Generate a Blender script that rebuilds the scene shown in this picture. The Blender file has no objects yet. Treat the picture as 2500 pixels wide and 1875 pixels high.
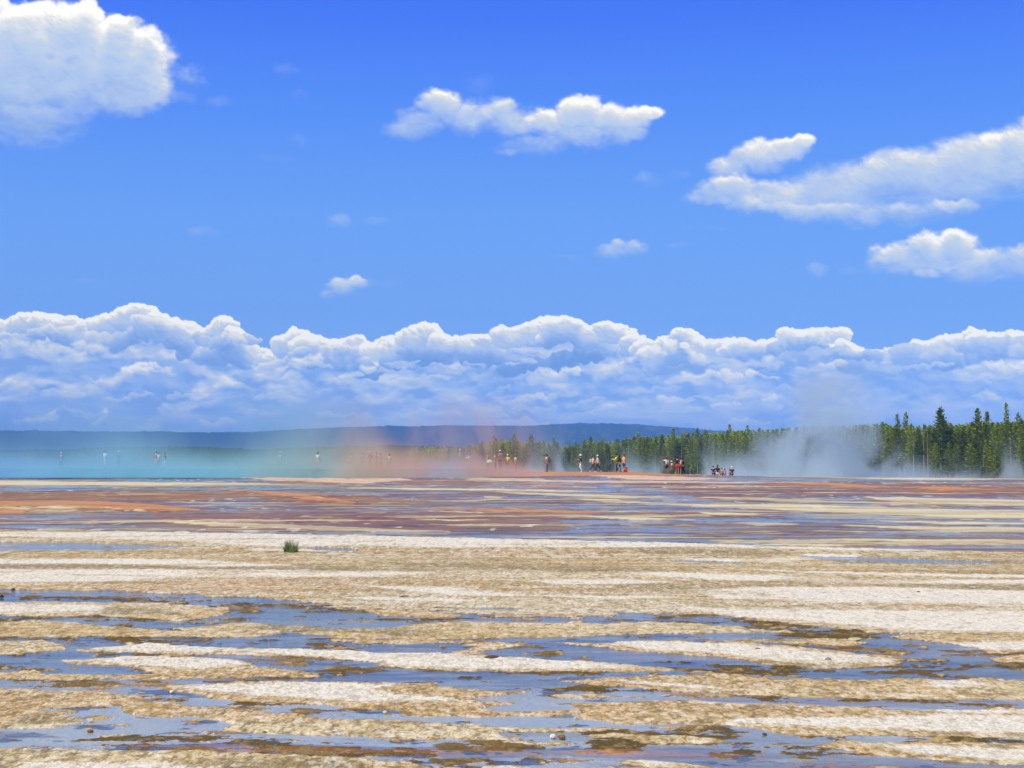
import bpy, bmesh, math, random
import numpy as np
from mathutils import Vector, Matrix, Quaternion
R = math.radians
SC = bpy.context.scene
COL = SC.collection
rnd = random.Random(7)

# ------------------------------------------------------------------ camera
F = 2500 * 50 / 36.0          # focal length in photo pixels
CH = 2.2                      # lens height above the near flats
PITCH = math.atan(212.5 / F)
cd = bpy.data.cameras.new('camera'); cam = bpy.data.objects.new('camera', cd); COL.objects.link(cam)
cd.lens = 50; cd.sensor_width = 36; cd.clip_start = 0.1; cd.clip_end = 90000
cam.location = (0, 0, CH); cam.rotation_euler = (R(90) + PITCH, 0, 0)
SC.camera = cam

# ------------------------------------------------------------------ light
SUN_EL, SUN_AZ = 48, 222      # azimuth measured clockwise from +Y: behind the camera, to the left
sv = Vector((math.sin(R(SUN_AZ)) * math.cos(R(SUN_EL)), math.cos(R(SUN_AZ)) * math.cos(R(SUN_EL)), math.sin(R(SUN_EL))))
sl = bpy.data.lights.new('sun', 'SUN'); sl.energy = 4.5; sl.angle = R(0.5); sl.color = (1, .925, .80)
so = bpy.data.objects.new('sun', sl); COL.objects.link(so); so.rotation_euler = sv.to_track_quat('Z', 'Y').to_euler()
W = bpy.data.worlds.new('World'); SC.world = W; W.use_nodes = True
wn = W.node_tree; st = wn.nodes.new('ShaderNodeTexSky'); st.sky_type = 'NISHITA'; st.sun_disc = False
st.sun_elevation = R(SUN_EL); st.sun_rotation = R(SUN_AZ); st.altitude = 2200; st.air_density = 1.0; st.dust_density = 0.4; st.ozone_density = 3
wn.links.new(st.outputs[0], wn.nodes['Background'].inputs[0]); wn.nodes['Background'].inputs[1].default_value = 0.10
SC.view_settings.view_transform = 'Standard'; SC.view_settings.look = 'None'
SC.view_settings.exposure = 0; SC.view_settings.gamma = 1
cy = SC.cycles
cy.max_bounces = 8; cy.diffuse_bounces = 2; cy.glossy_bounces = 3; cy.transparent_max_bounces = 12; cy.volume_bounces = 2
cy.volume_step_rate = 1.0; cy.volume_max_steps = 256; cy.use_denoising = True; cy.caustics_reflective = False; cy.caustics_refractive = False
cy.sample_clamp_indirect = 6

# ------------------------------------------------------------------ helpers
def lin(r, g, b):
    f = lambda c: (c / 255) / 12.92 if c <= 10 else ((c / 255 + .055) / 1.055) ** 2.4
    return (f(r), f(g), f(b))
def tag(o, label=None, cat=None, group=None, kind=None):
    for k, v in (('label', label), ('category', cat), ('group', group), ('kind', kind)):
        if v: o[k] = v
    return o
def link(name, me, mat=None, parent=None):
    o = bpy.data.objects.new(name, me); COL.objects.link(o)
    if mat is not None:
        if len(me.materials): me.materials[0] = mat
        else: me.materials.append(mat)
    if parent: o.parent = parent
    return o
def empty(name, loc, rz=0, sc=1):
    o = bpy.data.objects.new(name, None); COL.objects.link(o); o.location = loc; o.rotation_euler = (0, 0, rz); o.scale = (sc,) * 3
    o.empty_display_size = .2
    return o
def mesh(name, v, f, smooth=False):
    me = bpy.data.meshes.new(name); me.from_pydata([tuple(p) for p in v], [], f); me.update()
    if smooth: me.polygons.foreach_set('use_smooth', [True] * len(me.polygons))
    return me
def grid_mesh(name, X, Y, Z, smooth=True):
    r, c = X.shape
    me = bpy.data.meshes.new(name)
    idx = np.arange(r * c, dtype=np.int32).reshape(r, c)
    q = np.stack([idx[:-1, :-1], idx[:-1, 1:], idx[1:, 1:], idx[1:, :-1]], -1).reshape(-1, 4)
    n = len(q)
    me.vertices.add(r * c); me.vertices.foreach_set('co', np.stack([X, Y, Z], -1).astype(np.float32).ravel())
    me.loops.add(n * 4); me.loops.foreach_set('vertex_index', q.ravel())
    me.polygons.add(n); me.polygons.foreach_set('loop_start', np.arange(n, dtype=np.int32) * 4)
    try: me.polygons.foreach_set('loop_total', np.full(n, 4, dtype=np.int32))
    except Exception: pass
    me.update(calc_edges=True)
    if smooth: me.polygons.foreach_set('use_smooth', np.ones(n, dtype=bool))
    return me
def add_col(me, name, rgb):
    a = me.attributes.new(name, 'FLOAT_COLOR', 'POINT')
    n = rgb.reshape(-1, 3).shape[0]
    d = np.ones((n, 4), np.float32); d[:, :3] = rgb.reshape(-1, 3); a.data.foreach_set('color', d.ravel())
def add_f(me, name, v):
    a = me.attributes.new(name, 'FLOAT', 'POINT'); a.data.foreach_set('value', v.astype(np.float32).ravel())
def nmat(name):
    m = bpy.data.materials.new(name); m.use_nodes = True; nt = m.node_tree; nt.nodes.clear()
    out = nt.nodes.new('ShaderNodeOutputMaterial')
    return m, nt, out
def N(nt, t, **kw):
    n = nt.nodes.new(t)
    for k, v in kw.items():
        if k.startswith('i_'):
            key = k[2:].replace('_', ' ')
            n.inputs[key].default_value = v
        else: setattr(n, k, v)
    return n
def math_(nt, op, a, b=None, clamp=False):
    n = nt.nodes.new('ShaderNodeMath'); n.operation = op; n.use_clamp = clamp
    for i, s in enumerate((a, b)):
        if s is None: continue
        if isinstance(s, (int, float)): n.inputs[i].default_value = s
        else: nt.links.new(s, n.inputs[i])
    return n.outputs[0]
def ramp(nt, fac, stops):
    n = nt.nodes.new('ShaderNodeValToRGB'); el = n.color_ramp.elements
    while len(el) < len(stops): el.new(.5)
    for e, (p, c) in zip(el, stops):
        e.position = p; e.color = (c[0], c[1], c[2], 1) if isinstance(c, (tuple, list)) else (c, c, c, 1)
    nt.links.new(fac, n.inputs[0]); return n.outputs[0]
_mats = {}
def simple(name, rgb, rough=.8, var=.12, scale=40):
    """plain surface with a small procedural mottling of its own colour"""
    if name in _mats: return _mats[name]
    m, nt, out = nmat(name)
    p = N(nt, 'ShaderNodeBsdfPrincipled', i_Roughness=rough)
    tc = N(nt, 'ShaderNodeTexCoord'); nz = N(nt, 'ShaderNodeTexNoise', i_Scale=scale, i_Detail=3.0)
    nt.links.new(tc.outputs['Object'], nz.inputs['Vector'])
    c = ramp(nt, nz.outputs[0], [(.3, tuple(x * (1 - var) for x in rgb)), (.7, tuple(min(1, x * (1 + var)) for x in rgb))])
    nt.links.new(c, p.inputs['Base Color']); nt.links.new(p.outputs[0], out.inputs[0])
    _mats[name] = m; return m

# numpy noise
def _h(ix, iy, seed):
    h = (ix.astype(np.uint32) * np.uint32(374761393) + iy.astype(np.uint32) * np.uint32(668265263) + np.uint32(seed * 2654435 + 12345))
    h = (h ^ (h >> np.uint32(13))) * np.uint32(1274126177); h ^= h >> np.uint32(16)
    return (h & np.uint32(0xffffff)).astype(np.float32) / np.float32(0xffffff)
def vn(x, y, seed=0):
    x = np.asarray(x, np.float64); y = np.asarray(y, np.float64)
    fx = np.floor(x); fy = np.floor(y); ix = fx.astype(np.int64); iy = fy.astype(np.int64)
    tx = (x - fx).astype(np.float32); ty = (y - fy).astype(np.float32)
    tx = tx * tx * (3 - 2 * tx); ty = ty * ty * (3 - 2 * ty)
    a = _h(ix, iy, seed); b = _h(ix + 1, iy, seed); c = _h(ix, iy + 1, seed); d = _h(ix + 1, iy + 1, seed)
    return (a + (b - a) * tx) + ((c + (d - c) * tx) - (a + (b - a) * tx)) * ty
def fbm(x, y, o=4, seed=0, g=.5):
    s = 0; a = 1; t = 0
    for i in range(o):
        s = s + a * vn(x * 2 ** i + 17.3 * i, y * 2 ** i - 9.1 * i, seed + i * 7); t += a; a *= g
    return s / t
def ss(a, b, x):
    t = np.clip((x - a) / (b - a), 0, 1); return t * t * (3 - 2 * t)
def sdpoly(PX, PY, poly, ys=3.0):
    """signed distance (inside > 0) with y stretched, only sensible near the polygon"""
    P = np.array(poly, np.float64); P = P * [1, ys]
    x = PX; y = PY * ys
    d = np.full(x.shape, 1e18); ins = np.zeros(x.shape, bool)
    n = len(P)
    for i in range(n):
        x1, y1 = P[i]; x2, y2 = P[(i + 1) % n]
        ex, ey = x2 - x1, y2 - y1
        t = np.clip(((x - x1) * ex + (y - y1) * ey) / (ex * ex + ey * ey + 1e-9), 0, 1)
        d = np.minimum(d, (x - x1 - t * ex) ** 2 + (y - y1 - t * ey) ** 2)
        if y1 != y2:
            c = ((y1 > y) != (y2 > y)) & (x < ex * (y - y1) / ey + x1); ins ^= c
    d = np.sqrt(d); return np.where(ins, d, -d)

# ------------------------------------------------------------------ terrain profile (metres)
CX = [-9000, 0, 400, 600, 960, 1100, 1300, 1500, 1700, 1900, 2200, 2500, 9000]
CYP = [1168, 1168, 1168, 1166, 1167, 1165.5, 1163, 1161, 1160.5, 1163.5, 1167, 1170, 1172]
PXX = [-9000, 0, 1200, 1310, 1560, 1640, 1740, 1850, 2000, 9000]     # the far bank where the visitors stand
PYP = [1143, 1143, 1146, 1152, 1153, 1158, 1160, 1166, 1180, 1190]
D1, D2 = 128.0, 147.0
def zat(Y, d): return CH - (Y - 1150) * d / F
def profile(d, u):
    """ground height at forward distance d, sideways ratio u = x/d"""
    X = 1250 + F * u
    zc = zat(np.interp(X, CX, CYP), D1); zp = zat(np.interp(X, PXX, PYP), D2)
    t = np.clip((d - 30) / (D1 - 30), 0, 1)
    near = zc * t ** 1.35
    t2 = np.clip((d - D1) / (D2 - D1), 0, 1); t2s = t2 * t2 * (3 - 2 * t2)
    dip = np.where(X < 1290, 1.0, np.clip(1 - (X - 1290) / 60, 0, 1)) * .55 * np.sin(np.pi * t2)
    mid = zc + (zp - zc) * t2s - dip
    t3 = np.clip((d - D2 - 14) / 60, 0, 1)
    far = zp + (-1.2 - zp) * t3 * t3 * (3 - 2 * t3)
    return np.where(d <= D1, near, np.where(d <= D2, mid, far))
def toxy(X, d): return (X - 1250) / F * d * 1.0
def place(X, Y, d):
    """world point seen at photo pixel X,Y at forward distance d"""
    c, s = math.cos(PITCH), math.sin(PITCH)
    a, b = (X - 1250) / F, (937.5 - Y) / F
    dy = c - b * s; dz = s + b * c
    return Vector((a / dy * d, d, CH + dz / dy * d))
def ground_at(X, Y):
    """walk the view ray to the near flats: where a thing standing at that pixel has its foot"""
    lo = None
    for k in range(4000):
        d = 6 * (1 + .0012) ** k
        p = place(X, Y, d)
        z = float(profile(np.array(d), np.array(p.x / d)))
        if p.z <= z: return Vector((p.x, d, z))
    return p
# ------------------------------------------------------------------ sky dome with its clouds
def axis(lo, hi, step, far_lo, far_hi, n):
    a = np.linspace(0, 1, n + 1)[1:] ** 2
    return np.concatenate([(lo - (lo - far_lo) * a)[::-1], np.arange(lo, hi, step), hi + (far_hi - hi) * a])
def build_sky():
    ux = axis(-40, 2545, 2.3, -7500, 10000, 60); vy = axis(-40, 1130, 2.0, -5500, 1290, 30)
    UX, VY = np.meshgrid(ux, vy)
    RAD = 30000.0
    c, s = math.cos(PITCH), math.sin(PITCH)
    a = (UX - 1250) / F; b = (937.5 - VY) / F
    dx = a; dy = c - b * s; dz = s + b * c
    L = np.sqrt(dx * dx + dy * dy + dz * dz)
    me = grid_mesh('sky', dx / L * RAD, dy / L * RAD, dz / L * RAD + CH)
    x = UX; y = VY
    shp = x.shape
    # domain warp gives the cauliflower edges
    w1 = fbm(x / 70, y / 60, 4, 3) - .5; w2 = fbm(x / 70, y / 60, 4, 23) - .5
    f1 = fbm(x / 16, y / 14, 4, 41) - .5; f2 = fbm(x / 16, y / 14, 4, 53) - .5
    wx = x + 34 * w1 + 11 * f1; wy = y + 26 * w2 + 10 * f2
    cov = np.zeros(shp, np.float32); lum = np.zeros(shp, np.float32); warm = np.zeros(shp, np.float32)
    def sub(x0, x1, y0, y1):
        i0, i1 = np.searchsorted(vy, [y0, y1]); j0, j1 = np.searchsorted(ux, [x0, x1])
        return slice(max(i0 - 1, 0), i1 + 1), slice(max(j0 - 1, 0), j1 + 1)
    def cloud(puffs, soft, shade_lo, shade_hi, base=None, alpha=1.0, detail=.35, erode=.5, ws=1.0, wcol=1.0, es=1.0, flat=None, dens=.20, dl=1.0, vert=0):
        """puffs: (cx, cy, r, aspect). One cumulus body: height field of overlapping domes, lit from the upper left"""
        nonlocal cov, lum, warm
        m = 60
        x0 = min(p[0] - p[2] for p in puffs) - m; x1 = max(p[0] + p[2] for p in puffs) + m
        y0 = min(p[1] - p[2] * p[3] for p in puffs) - m; y1 = max(p[1] + p[2] * p[3] for p in puffs) + m
        S = sub(x0, x1, y0, y1)
        xs = x[S] + (wx[S] - x[S]) * ws; ys = y[S] + (wy[S] - y[S]) * ws
        if xs.size < 9: return
        H = np.zeros(xs.shape, np.float32); C = np.full(xs.shape, -1.0, np.float32)
        for (cx_, cy_, r_, a_) in puffs:
            q = 1 - ((xs - cx_) / r_) ** 2 - ((ys - cy_) / (r_ * a_)) ** 2
            H = np.maximum(H, np.where(q > 0, np.sqrt(np.maximum(q, 0)) * r_ * min(a_ * 1.5, 1), 0))
            C = np.maximum(C, q)
        if flat is not None:   # flat bottom
            C = np.minimum(C, (flat(xs) - ys) / 22.0)
        nz = fbm(x[S] / (34 * es), y[S] / (26 * es), 5, 91, .55)
        C2 = C - erode * (nz - .42)
        vpos = np.clip((ys - (y0 + m)) / max(y1 - y0 - 2 * m, 1), 0, 1)
        a_ = ss(0, 1, C2 / (soft * (.45 + 1.3 * vpos))) * alpha
        bil = fbm(xs / (40 * es), ys / (30 * es), 4, 77, .5)
        T_ = ss(-.05, .85, C2) * (.45 + 1.1 * bil)          # how thick the cloud is here
        # light that reaches each point after crossing the cloud between it and the sun (up, slightly right)
        dep = np.zeros(T_.shape, np.float32); size = (y1 - y0 - 2 * m)
        for q in (.03, .07, .12, .19, .28, .39):
            dyp = int(max(1, q * size * dl / 2.0)); dxp = int(q * size * .22 / 2.3)
            r0 = np.clip(np.arange(T_.shape[0]) - dyp, 0, None); c0 = np.clip(np.arange(T_.shape[1]) + dxp, 0, T_.shape[1] - 1)
            sh = T_[r0][:, c0]; sh[:min(dyp, sh.shape[0])] *= 0
            dep += sh
        tr = np.exp(-dens * dep)
        Hn = H * .55 + detail * 46 * bil + detail * 4 * f1[S]
        gx = np.gradient(Hn, axis=1) / 2.3; gy = np.gradient(Hn, axis=0) / 2.0
        lam = (gx * -.30 + gy * .70 + .60) / np.sqrt(gx * gx + gy * gy + 1)
        l = np.clip(tr * (.62 + .5 * lam), 0, 1.1)
        l = shade_lo + (shade_hi - shade_lo) * np.clip(l * 1.25 - .12, 0, 1.05)
        if vert: l = l * (1 - vert * ss(35, 110, ys - np.interp(xs, tx, ty)))
        lum[S] = lum[S] * (1 - a_) + l * a_; warm[S] = warm[S] * (1 - a_) + wcol * a_
        cov[S] = cov[S] + (1 - cov[S]) * a_
    rr = random.Random(11)
    # ---- the bank along the horizon: a veil first, then rows of cumulus from the far tops to the low near ones
    tops = [(-7000, 760), (-1500, 770), (-400, 755), (-150, 765), (0, 760), (60, 740), (140, 738), (200, 765), (260, 745), (330, 728), (400, 738), (450, 755), (490, 800), (545, 765), (590, 785), (625, 850), (700, 808), (750, 788),
            (790, 812), (860, 800), (905, 830), (950, 815), (1000, 780), (1050, 772), (1090, 808), (1160, 800), (1240, 790), (1310, 775), (1345, 748), (1385, 741), (1425, 765), (1470, 775), (1545, 805), (1592, 835), (1620, 792), (1665, 781),
            (1715, 810), (1780, 803), (1860, 803), (1930, 800), (1990, 800), (2050, 798), (2110, 822), (2180, 832), (2260, 825), (2350, 808), (2440, 800), (2500, 798), (2700, 790), (3400, 770), (10000, 780)]
    tx = [t[0] for t in tops]; ty = [t[1] for t in tops]
    tp = np.interp(wx, tx, ty)
    veil = ss(6, 60, y - tp - 26 * (fbm(x / 120, y / 40, 3, 5) - .4))
    fl = ss(930, 1030, y)
    n1 = fbm(wx / 85, wy / 36, 5, 61, .5); n1b = fbm(wx / 85 + .1, (wy - 12) / 36, 5, 61, .5); n2 = fbm(x / 200, y / 20, 4, 67)
    lv = .60 + 1.1 * (n1 - n1b) + .55 * (n1 - .5)
    lv = lv * (1 - fl) + fl * (.57 + .28 * (n2 - .5) + .5 * (n1 - .5))
    lv = np.clip(lv, .38, .84)
    veil = veil * (.45 + .55 * ss(.38, .58, fbm(x / 200, y / 50, 4, 15)))
    lum = (lv * 1.0).astype(np.float32); cov = (veil).astype(np.float32) * .92; warm = np.full(shp, .35, np.float32)
    def row(xa, xb, topf, rmin, rmax, step, lo, hi, soft, wcol, depth=1.0, erode=.35, ws=.9):
        X = xa; grp = []; lim = 14
        while X < xb:
            r_ = rr.uniform(rmin, rmax)
            grp.append((X, topf(X) + r_ * .9, r_, .85))
            for _ in range(4):
                q = r_ * rr.uniform(.35, .7); grp.append((X + rr.uniform(-1, 1) * r_, topf(X) + r_ * rr.uniform(.3, 1.3) + q * .3, q, .85))
            X += step * rr.uniform(.7, 1.3)
            if len(grp) > lim or X >= xb:
                dy_ = rr.uniform(-6, 20); grp = [(p[0], p[1] + dy_, p[2], p[3]) for p in grp]; lim = rr.choice((9, 14, 24, 30))
                cloud(grp, soft, lo, hi, None, 1, .42, erode, ws, wcol, .8, dens=.14, vert=.46)
                grp = []
    T = lambda X: np.interp(X, tx, ty)
    for (xa, xb) in ((-1500, 480), (510, 612), (640, 900), (905, 1590), (1600, 2110), (2140, 4200)):
        row(xa, xb, lambda X: T(X) + 4, 24, 46, 20, .46, 1.02, .12, 1)
    row(-1500, 600, lambda X: T(X) + 38 + 10 * math.sin(X / 37), 18, 40, 34, .45, .93, .25, .7)
    row(660, 900, lambda X: T(X) + 36 + 8 * math.sin(X / 27), 14, 30, 26, .45, .9, .25, .7)
    # blue-grey shadowed masses in front of the bright tops
    row(880, 1460, lambda X: 845 + 12 * math.sin(X / 60) + (8 if X > 1200 else 0), 16, 34, 26, .36, .70, .3, .3, .6)
    row(1820, 2160, lambda X: 833 + 10 * math.sin(X / 40), 12, 26, 22, .34, .72, .25, .3, .6)
    row(2200, 4200, lambda X: 822 + 10 * math.sin(X / 50), 16, 40, 30, .38, .76, .3, .3, .6)
    row(480, 640, lambda X: 800 + 6 * math.sin(X / 20), 10, 22, 18, .42, .78, .4, .4, .6)
    def puffrow(pts, r0, r1, lo, hi, soft=1.1, wcol=1, asp=.7, n=3, erode=.45, al=1):
        g = []
        for i in range(len(pts) - 1):
            (xa, ya), (xb, yb) = pts[i], pts[i + 1]; k = max(2, int(abs(xb - xa) / (r0 * .8)))
            for j in range(k + 1):
                t = j / k; q = rr.uniform(r0 * .7, r1 * 1.15); g.append((xa + (xb - xa) * t, ya + (yb - ya) * t - rr.uniform(-.3, .9) * r0 * .6, q, asp * rr.uniform(.8, 1.2)))
        ys_ = [p[1] for p in g]; cloud(g, soft, lo, hi, (min(ys_) - r1, max(ys_) + r1 * 1.2), al * .9, .30, erode + .4, 1.4, wcol * .9, .8, dens=.07)
    bank = [([(215, 945), (300, 915), (350, 905)], 20, 34, .55, 1.0), ([(340, 890), (420, 900)], 8, 14, .5, 1.0), ([(490, 955), (570, 945)], 24, 34, .55, .97),
            ([(640, 930), (700, 900), (760, 885)], 16, 30, .55, .98), ([(800, 935), (860, 912), (910, 890)], 14, 22, .5, .95), ([(1300, 935), (1350, 915), (1400, 910)], 16, 26, .55, .98),
            ([(1460, 930), (1520, 900), (1570, 865), (1630, 850)], 22, 36, .6, 1.0), ([(1680, 850), (1720, 880), (1800, 890), (1900, 885)], 16, 28, .58, 1.02), ([(1640, 925), (1780, 915), (1880, 925)], 14, 24, .5, .96),
            ([(2000, 905), (2060, 890)], 10, 18, .5, .95), ([(2340, 925), (2420, 905), (2500, 900), (2600, 905)], 18, 28, .55, .98), ([(0, 850), (100, 865), (230, 850)], 22, 34, .5, .9),
            ([(-100, 930), (20, 935), (60, 960)], 20, 34, .5, .92), ([(1860, 985), (1900, 990)], 14, 22, .55, .97), ([(1620, 975), (1690, 980)], 10, 18, .5, .93), ([(1740, 985), (1800, 985)], 12, 18, .5, .93),
            ([(1230, 990), (1300, 975), (1350, 968)], 12, 20, .5, .9), ([(1440, 1015), (1500, 1000)], 8, 16, .5, .93), ([(230, 1035), (260, 1020)], 12, 20, .55, .93), ([(2360, 975), (2420, 975)], 14, 20, .5, .93),
            ([(40, 1025), (150, 1020)], 12, 20, .5, .85), ([(400, 1005), (480, 1000)], 14, 22, .48, .86), ([(1780, 1035), (1820, 1032)], 10, 14, .5, .9), ([(2480, 860), (2700, 850)], 18, 30, .5, .9), ([(560, 830), (640, 870)], 16, 26, .5, .92)]
    for pts, r0, r1, lo, hi in bank: puffrow(pts, r0, r1, lo, hi)
    for k in range(60):       # small scraps everywhere in the lower bank
        X = rr.uniform(-600, 3200); Y = rr.uniform(860, 1040); r_ = rr.uniform(10, 26)
        puffrow([(X, Y), (X + rr.uniform(40, 130), Y - rr.uniform(-6, 14))], r_ * .5, r_, .45, rr.uniform(.72, .9), .8, .5, .45, al=.7)
    # ---- separate fair-weather clouds higher up
    def fair(puffs_, lo=.50, hi=1.0, soft=.7, base=None, **kw): cloud([(p[0], p[1], p[2] * 1.1, min(p[3] * 1.08, .95)) for p in puffs_], soft * 1.3, lo - .04, hi + .02, base, erode=kw.pop('erode', .7), dens=kw.pop('dens', .22), detail=kw.pop('detail', .28), es=kw.pop('es', 1.1), **kw)
    fair([(30, 215, 235, .5), (-90, 130, 190, .6), (-200, 200, 260, .6), (80, 310, 150, .35)], .28, .52, .9, (150, 380), erode=.5)
    fair([(30, 110, 130, .8), (170, 95, 115, .75), (95, 55, 75, .8), (255, 130, 120, .8), (330, 165, 110, .85), (200, 190, 150, .6), (60, 190, 160, .6), (-80, 130, 160, .8), (380, 215, 62, .75), (205, 50, 60, .8), (285, 70, 50, .8), (-200, 160, 200, .7), (300, 230, 110, .55), (340, 120, 70, .8)], .52, 1.07, .5, (20, 315), wcol=.55, dens=.24, detail=.44, es=1.3)
    fair([(60, 300, 150, .28), (-100, 310, 170, .3)], .40, .66, 1.2, (240, 345))
    fair([(460, 190, 50, .8), (440, 240, 40, .5), (540, 245, 50, .3)], .5, .72, 1.8, alpha=.75, erode=1.1, es=.6)
    fair([(325, 55, 22, .8)], .6, .9, 1.2, es=.6)
    fair([(1020, 300, 75, .42), (1080, 265, 75, .62), (1150, 285, 85, .55), (1215, 270, 62, .62), (1260, 300, 80, .5), (1000, 318, 80, .4), (1075, 248, 40, .8)], .50, 1.0, .8, (235, 355))
    fair([(1300, 360, 100, .26), (1255, 370, 55, .22)], .5, .78, 1.2, (335, 385))
    fair([(1340, 300, 60, .65), (1410, 285, 75, .7), (1480, 300, 85, .55), (1430, 325, 120, .38), (1545, 285, 50, .5), (1585, 275, 40, .35), (1520, 320, 60, .5)], .52, 1.06, .6, (245, 370))
    fair([(1180, 205, 50, .5)], .5, .62, 2.5, alpha=.4, erode=1.2)
    fair([(1590, 440, 55, .35), (1650, 430, 45, .4)], .46, .62, 2.0, alpha=.6, erode=1.1)
    fair([(1790, 410, 65, .5), (1850, 385, 85, .55), (1920, 365, 70, .5), (1955, 350, 40, .6)], .56, 1.06, .7, (330, 445))
    fair([(1725, 470, 55, .5), (1800, 468, 100, .35), (1890, 475, 90, .42), (1740, 480, 80, .3)], .54, 1.0, .8, (435, 505))
    fair([(2020, 480, 170, .35), (2150, 440, 150, .4), (2250, 430, 170, .42), (2380, 405, 150, .5), (2490, 375, 130, .55), (2600, 370, 180, .5), (1900, 500, 150, .2), (2150, 400, 60, .5), (2300, 395, 70, .5), (2440, 350, 70, .5), (2800, 400, 200, .4), (2060, 470, 160, .4), (2200, 410, 110, .5), (2330, 440, 150, .5), (2480, 420, 130, .5)], .50, 1.0, .7, (330, 530), erode=.35)
    fair([(2100, 530, 120, .22), (2220, 525, 130, .24), (2320, 510, 80, .28), (2000, 515, 150, .16)], .50, .93, 1.0, (490, 560))
    fair([(2190, 630, 80, .5), (2270, 610, 75, .6), (2330, 600, 65, .62), (2370, 635, 90, .38), (2240, 645, 120, .25)], .52, 1.06, .6, (570, 665))
    fair([(2400, 665, 110, .28), (2480, 650, 80, .5), (2500, 620, 50, .5), (2600, 640, 120, .4), (2270, 672, 40, .3)], .50, .92, .9, (600, 700))
    fair([(1990, 655, 30, .65)], .5, .72, 1.4, es=.6)
    fair([(822, 538, 42, .5)], .5, .85, 1.4, es=.8); fair([(800, 715, 30, .5), (840, 697, 46, .48), (870, 690, 32, .5)], .52, .97, 1.0, (670, 735), es=.8)
    fair([(1495, 615, 55, .35), (1540, 605, 50, .42), (1510, 598, 30, .5)], .52, .92, 1.1, (585, 635), es=.8)
    for (X, Y, r_, a_) in ((690, 172, 40, .5), (730, 230, 30, .5), (720, 340, 30, .7), (490, 570, 50, .3), (910, 695, 60, .2), (900, 545, 50, .2), (220, 686, 45, .16), (1380, 625, 40, .2), (1700, 555, 60, .15), (660, 385, 50, .3), (2080, 660, 60, .2), (1660, 600, 40, .2)):
        fair([(X, Y, r_, a_), (X + r_ * .6, Y + 3, r_ * .7, a_)], .44, .58, 2.4, alpha=.6, erode=1.1, es=.7)
    for k in range(70):       # fair-weather clouds outside the frame
        X = rr.choice((rr.uniform(-6000, -500), rr.uniform(3000, 9000), rr.uniform(-3000, 5500))); Y = rr.uniform(-3500, -250) if -500 < X < 3000 else rr.uniform(-3000, 600)
        fair([(X + rr.uniform(-180, 180), Y + rr.uniform(-30, 30), rr.uniform(70, 190), .45) for _ in range(6)], .5, 1.0, .7)
    add_f(me, 'cover', np.clip(cov, 0, 1)); add_f(me, 'glow', np.clip(lum, 0, 1.15)); add_f(me, 'warmth', np.clip(warm, 0, 1))
    m, nt, out = nmat('sky_air')
    geo = N(nt, 'ShaderNodeNewGeometry'); nrm = N(nt, 'ShaderNodeVectorMath', operation='NORMALIZE'); nt.links.new(geo.outputs['Position'], nrm.inputs[0])
    sep = N(nt, 'ShaderNodeSeparateXYZ'); nt.links.new(nrm.outputs[0], sep.inputs[0])
    grad = ramp(nt, math_(nt, 'MULTIPLY', sep.outputs[2], 2.0), [(0.0, (.36, .62, 1.15)), (.10, (.30, .54, 1.08)), (.22, lin(126, 178, 255)), (.36, lin(112, 169, 255)), (.50, lin(90, 148, 255)), (.62, lin(72, 124, 253)), (.9, lin(45, 90, 220))])
    at = lambda n_: N(nt, 'ShaderNodeAttribute', attribute_name=n_)
    g = at('glow'); wcl = at('warmth'); cv = at('cover')
    cool = ramp(nt, g.outputs['Fac'], [(0.25, lin(122, 162, 226)), (.45, lin(156, 188, 240)), (.6, lin(186, 208, 243)), (.75, lin(208, 222, 240)), (.88, lin(238, 241, 244)), (1.0, (1.12, 1.12, 1.08))])
    mixc = N(nt, 'ShaderNodeMix', data_type='RGBA', blend_type='MULTIPLY'); nt.links.new(math_(nt, 'MULTIPLY', wcl.outputs['Fac'], ramp(nt, g.outputs['Fac'], [(.66, 0.0), (.95, 1.0)])), mixc.inputs['Factor'])
    nt.links.new(cool, mixc.inputs['A']); mixc.inputs['B'].default_value = (1, .972, .91, 1)
    mx = N(nt, 'ShaderNodeMix', data_type='RGBA'); nt.links.new(cv.outputs['Fac'], mx.inputs['Factor']); nt.links.new(grad, mx.inputs['A']); bst = N(nt, 'ShaderNodeVectorMath', operation='SCALE'); nt.links.new(mixc.outputs['Result'], bst.inputs[0]); nt.links.new(math_(nt, 'MULTIPLY', ramp(nt, math_(nt, 'MULTIPLY', sep.outputs[2], 2.0), [(0.0, .94), (.08, .85), (.18, .74), (.4, .70)]), 1.45), bst.inputs['Scale']); nt.links.new(bst.outputs[0], mx.inputs['B'])
    e = N(nt, 'ShaderNodeEmission'); nt.links.new(mx.outputs['Result'], e.inputs[0]); nt.links.new(e.outputs[0], out.inputs[0])
    m.cycles.emission_sampling = 'NONE'
    o = link('sky', me, m); tag(o, 'deep blue summer sky with cumulus bank above the horizon', 'sky', kind='structure')
build_sky()
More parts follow.
